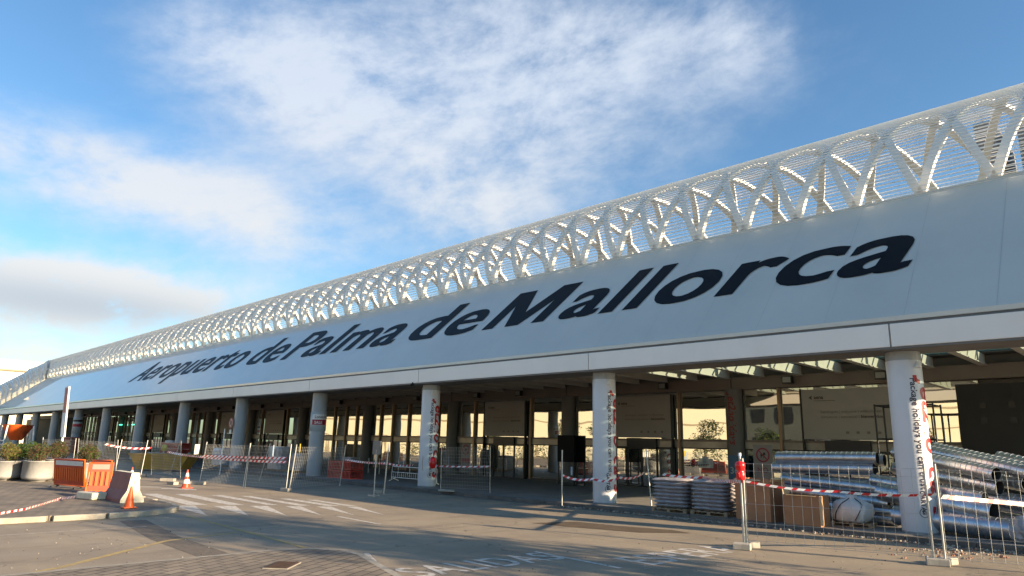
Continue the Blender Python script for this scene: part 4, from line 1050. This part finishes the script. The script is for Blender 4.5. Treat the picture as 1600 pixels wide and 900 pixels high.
crate_stack(-47.8, 19.0, 3.4, .9, 1.75, 'stack of dark red plastic barriers behind the yellow skip', mat('dark_red_plastic',(.36,.025,.02),.5,0,.15,3,dirt=.3), 0)
crate_stack(-28.3, 21.2, 2.3, .8, .95, 'low stack of red plastic barriers at the fourth column', mat('mid_red_plastic',(.48,.03,.02),.5,0,.15,3,dirt=.3), .13, 0, 2)
crate_stack(-82, 20.2, 3.0, .9, 1.9, 'far stack of brown red plastic barriers near the end columns', MATS['dark_red_plastic'], 0)
crate_stack(-63, 13.6, 3.2, .6, 1.05, 'low brown red barrier stack behind the planters', MATS['dark_red_plastic'], 0, 0, 2)
# white crowd barriers
def crowd(x, y, L_, label, rz=0, z=0, h=1.1):
    t = thing('crowd_barrier', (x, y, z), label, 'barrier', 'white crowd control barriers', rz)
    f = MB().tube([(0,0,.1),(0,0,h),(L_,0,h),(L_,0,.1)], .025, white_p, 6).tube([(0,0,.2),(L_,0,.2)], .02, white_p, 6).tube([(0,0,h*.62),(L_,0,h*.62)], .018, white_p, 6)
    f.build('frame', t); b = MB(); n = int(L_/.17)
    for i in range(1, n): b.tube([(L_*i/n,0,.2),(L_*i/n,0,h*.62)], .009, white_p, 5)
    b.build('bars', t); q = MB()
    for xx in (.2, L_-.2): q.tube([(xx,-.3,.02),(xx,0,.14),(xx,.3,.02)], .02, white_p, 6)
    q.build('foot', t)
crowd(-60, 13.2, 2.5, 'white crowd barrier right of the leaning sign pole', R(6)); crowd(-66, 12.6, 2.5, 'white crowd barrier left of the leaning sign pole', R(4)); crowd(-76, 13.0, 2.6, 'farther white crowd barrier behind the green shrub', R(8)); crowd(-53, 14.4, 2.4, 'white crowd barrier behind the brown planter', R(12)); crowd(-92, 13.6, 2.6, 'farthest white crowd barrier at the picture edge', R(4))
crowd(-21.2, 21.9, 3.9, 'long low white rail barrier left of the third white column', R(178), .13, .75)
# orange hopper on trestle
hp_ = thing('orange_hopper', (-80.5, 15.0, 0), 'orange rubble chute hopper on white trestle legs', 'hopper')
MB().lathe([(1.35,3.0),(1.25,2.7),(.55,1.5),(.5,1.45)], orange_p, 4).build('hopper_bowl', hp_)
for sx in (-1,1):
    for sy in (-1,1): MB().tube([(sx*1.25,sy*1.1,2.9),(sx*1.5,sy*1.3,0)], .08, white_p, 6).build('leg', hp_)
MB().tube([(-1.4,-1.2,1.4),(1.4,-1.2,1.4)], .06, white_p, 6).build('crossbar', hp_)
# black screens
for i, (px, w) in enumerate(((885, 1.15), (907, .62))):
    x = PY(px, 700, 28.2+i*.6).x; y = 28.2+i*.6
    t = thing('black_screen', (x, y, .13), ['wide black display screen before the inner column', 'narrow black display screen right of the inner column'][i], 'screen', 'black display screens')
    MB().box(-w/2, w/2, -.06, .06, 1.18, 2.55, screen_m).build('screen_panel', t, bevel=.01)
    MB().box(-w/2+.02, -w/2+.08, -.03, .03, 0, 1.18, dark_m).box(w/2-.08, w/2-.02, -.03, .03, 0, 1.18, dark_m).build('leg', t)
    MB().box(-w/2, w/2, -.2, .2, 0, .03, dark_m).build('base_plate', t)
# signs
def ring_sign(x, y, z, r, label, name='round_sign', board=None, post=None, inner=None):
    t = thing(name, (x, y, z), label, 'sign')
    if board: w, hh, mb_, dz = board; MB().box(-w/2, w/2, 0, .02, dz-hh/2, dz+hh/2, mb_).build('board', t)
    d = MB(); n = 28
    def disc(r0_, r1_, yy, m):
        vs = [(rr*math.cos(2*math.pi*k/n), yy, rr*math.sin(2*math.pi*k/n)) for rr in (r0_, r1_) for k in range(n)]
        d.add(vs, [(k, (k+1) % n, n+(k+1) % n, n+k) for k in range(n)], m)
    disc(.0001, r*.8, -.004, inner or greybox); disc(r*.78, r, -.008, mat('sign_red', (.22,.02,.03), .5))
    d.obox((0,-.012,0), Vector((.707,0,-.707))*r*.8, (0,.002,0), Vector((.707,0,.707))*r*.08, MATS['sign_red']); d.build('symbol', t)
    e = MB().lathe([(r*.14,0),(r*.14,.01)], dark_m, 8) if False else MB().box(-r*.34, r*.2, -.0105, -.006, -r*.16, r*.12, dark_m).box(r*.05, r*.36, -.0105, -.006, 0, r*.34, dark_m).box(-r*.3, -r*.2, -.0105, -.006, -r*.4, -r*.1, dark_m).box(r*.08, r*.17, -.0105, -.006, -r*.4, -r*.1, dark_m)
    e.build('pictogram', t)
    if post: MB().tube([(0,.05,-z+.13),(0,.05,post)], .02, post_m, 6).build('post', t)
    return t
gm = mat('pale_sign_grey', (.20,.18,.17), .6)
p = PY(1192,711,28.5); t = ring_sign(p.x, 28.5, p.z, .30, 'round red ringed prohibition sign on a grey board right of the inner column', board=(.85,1.55,gm,-.35), inner=gm)
text_on(q2 := MB(), 'NO', lambda x, y: (-.28+x, -.006, -.72+y), MATS['sign_red'], size=.30); q2.build('notice_text', t)
p = PY(728,703,30.0); t = ring_sign(p.x, 30.0, p.z, .33, 'dim red ringed prohibition sign left of the glass doors', board=(.85,1.5,gm,-.35), inner=gm)
MB().box(-.36,.36,-.006,-.001,-.78,-.50,MATS['sign_red']).build('red_strip', t)
p = PY(363,661,20.5); t = ring_sign(p.x-.02, 20.42, p.z, .36, 'round pink faced road sign fixed on the fifth column', inner=mat('pink_face',(.50,.28,.24),.6))
MB().box(-.15,.15,0,.02,-.72,-.45,white_p).build('plate', t)
# blue number sign at the inner column
p = PY(1152,745,30.7); t = thing('number_sign', (p.x, 30.7, .13), 'dark blue sign with 360 at the base of the inner column', 'sign')
MB().box(-.42,.42,0,.04,.05,1.75,blue_m).build('board', t)
q = MB(); text_on(q, '360', lambda x, y: (-.34+x, -.004, .92+y), mat('pale_number',(.35,.42,.45),.5), size=.42, offset=.004); text_on(q, 'info', lambda x, y: (-.22+x, -.004, .55+y), MATS['pale_number'], size=.26); q.build('number', t)
# advertising cylinder on the fourth column
cyl = thing('column_notice', (XC[3], CYY, 3.2), 'red and white notice wrapped round the fourth column', 'sign')
MB().lathe([(CR+.012,-.55),(CR+.03,-.54),(CR+.03,.52),(CR+.012,.53)], mat('notice_grey',(.42,.46,.48),.35), 32).build('wrap_sheet', cyl)
va = math.atan2(-CYY, CX-XC[3])
def arc_patch(a0, a1, z0, z1, r, m):
    mb = MB(); n = 10; vs = [(r*math.cos(a0+(a1-a0)*i/n), r*math.sin(a0+(a1-a0)*i/n), z) for z in (z0, z1) for i in range(n+1)]
    mb.add(vs, [(i, i+1, n+2+i, n+1+i) for i in range(n)], m); return mb
arc_patch(va-R(48), va+R(62), -.20, .10, CR+.034, mat('crimson',(.33,.01,.04),.4)).build('red_band', cyl)
arc_patch(va-R(48), va+R(62), .10, .40, CR+.034, white_p).build('white_band', cyl)
q = MB(); r_ = CR+.04
for body, z, sz, m_ in (('Londoner', .18, .22, navy_m), ('SALE', -.14, .22, white_p)):
    vs, f2 = text_data(body, size=sz, offset=.003); q.add([(r_*math.cos(va-R(28)+v.x/r_), r_*math.sin(va-R(28)+v.x/r_), z+v.y) for v in vs], f2, m_)
q.build('lettering', cyl)
# similar dark bands on the far column
cyl2 = thing('column_notice', (XC[8], CYY, 3.2), 'dark banded notice wrapped round a far column behind the sign pole', 'sign')
MB().lathe([(CR+.012,-.9),(CR+.03,-.89),(CR+.03,.88),(CR+.012,.89)], MATS['notice_grey'], 24).build('wrap_sheet', cyl2)
MB().lathe([(CR+.034,.35),(CR+.036,.36),(CR+.036,.55),(CR+.034,.56)], dark_m, 24).lathe([(CR+.034,-.2),(CR+.036,-.19),(CR+.036,.1),(CR+.034,.11)], MATS['crimson'], 24).build('dark_band', cyl2)
# notices hung on the fence
def sheet(px, py, base, w, h, m, label, extra=None, rz=0):
    p = hp(px, py, base); t = thing('notice_sheet', p, label, 'notice', 'safety notices on the fences', rz)
    MB().box(-w/2,w/2,-.004,.004,-h/2,h/2,m).build('sheet', t)
    if extra:
        q = MB()
        for (x, z, ww, hh, mm) in extra: q.box(x-ww/2, x+ww/2, -.008, -.005, z-hh/2, z+hh/2, mm)
        q.build('print', t)
blu = mat('pale_blue_paper', (.42,.50,.62), .6); 
ln_ = [(0,.14-.07*i,.3,.02,sky_blue) for i in range(4)]
sheet(631,718,(640,770), .44, .48, blu, 'plain pale blue notice left of the third white column', ln_, R(-40))
sheet(660,725,(655,770), .95, .62, white_p, 'white safety notice with blue disc and yellow triangle on the third column', [(-.25,.1,.28,.3,sky_blue),(.06,.08,.2,.24,yellow_m),(.35,.1,.2,.26,sky_blue),(.05,-.2,.7,.1,blu)], R(-40))
sheet(893,736,(893,790), .30, .30, blu, 'small pale notice hanging before the black screens', [(0,.05,.2,.02,sky_blue)], R(-40))
sheet(701,719,(701,770), .22, .38, blu, 'narrow blue notice right of the third white column', [(0,.05,.14,.14,sky_blue)], R(-40))
sheet(308,702,(311,757), .85, .45, white_p, 'white notice with a grey oval beside the striped cone', [(0,0,.5,.2,greybox)], R(-35))
sheet(427,705,(430,765), .3, .5, blu, 'small pale blue notice on the fence before the wrapped loads', [(0,.1,.15,.15,sky_blue)], R(-35))
sheet(469,700,(469,765), .28, .36, yellow_m, 'yellow triangle warning notice at the fourth column', [(0,0,.1,.2,dark_m)], R(-35))
sheet(512,712,(520,762), .13, .22, white_p, 'tiny white tag on the fence right of the fourth column', None, R(-35))
# red first aid style bag on the third column and the sign stand
rbg = MB().lathe([(.001,-.24),(.12,-.2),(.17,0),(.13,.2),(.05,.28),(.001,.3)], red_p, 16); o = rbg.build('red_bag', None, hp(676,724,(672,768))); tag(o, 'small red bag hanging on the third white column', 'bag')
st = thing('sign_stand', G(584,775), 'grey square sign on a thin stand left of the third white column', 'sign')
MB().tube([(0,0,0),(0,0,1.8)], .025, post_m, 8).build('post', st); MB().box(-.28,.28,-.02,.02,1.6,2.15,mat('dull_sign_back',(.17,.165,.15),.6)).build('board', st, bevel=.02); MB().box(-.2,.2,-.15,.15,0,.05,post_m).build('base_plate', st)
# bollards before the glass
bl = MB().tube([(0,0,0),(0,0,.95)], .03, post_m, 8).lathe([(.08,0),(.08,.02),(.03,.03)], post_m, 12).build('bollard')
bx = [512, 560, 575, 592, 622, 640]
for i, px in enumerate(bx):
    o = bl if i == 0 else bl.copy()
    if i: COL.objects.link(o)
    p = PY(px, 740, 26.0); o.location = (p.x, 26.0, .13)
    tag(o, 'thin grey bollard, %s from the left of the row under the canopy' % ['first','second','third','fourth','fifth','sixth'][i], 'bollard', 'bollards under the canopy')
# manhole cover
mh = thing('manhole_cover', G(441,884,.02), 'rusty rectangular drain cover set in the brick island', 'drain cover', rz=R(42))
mh.scale = (.8,.8,1)
MB().box(-.265,.265,-.405,.405,0,.012,kerb_m).build('frame', mh); mc = MB().box(-.24,.24,-.38,.38,.0125,.02,manh_m)
for i in range(9): mc.box(-.22,.22,-.36+i*.085,-.33+i*.085,.0201,.026,manh_m)
mc.build('cover', mh)
# kerbside rubbish by the right fence
for i, (px, py, r, m_, lb) in enumerate([(1493,862,.07,conc_m,'pale lump of concrete behind the lower right fence foot'),(1476,858,.09,conc_m,'white broken block against the lower right fence post'),(1566,872,.06,brickrub,'broken red brick lying at the lower right edge')]):
    q = MB(); rock(q, (0,0,r*.4), r, m_); rock(q, (r*1.3,r*.4,r*.3), r*.7, m_); o = q.build('broken_block', None, G(px,py)); tag(o, lb, 'debris')
# second red cone top behind barrier
cone(G(203,760), .8, 'red cone half hidden behind the concrete barrier', True)
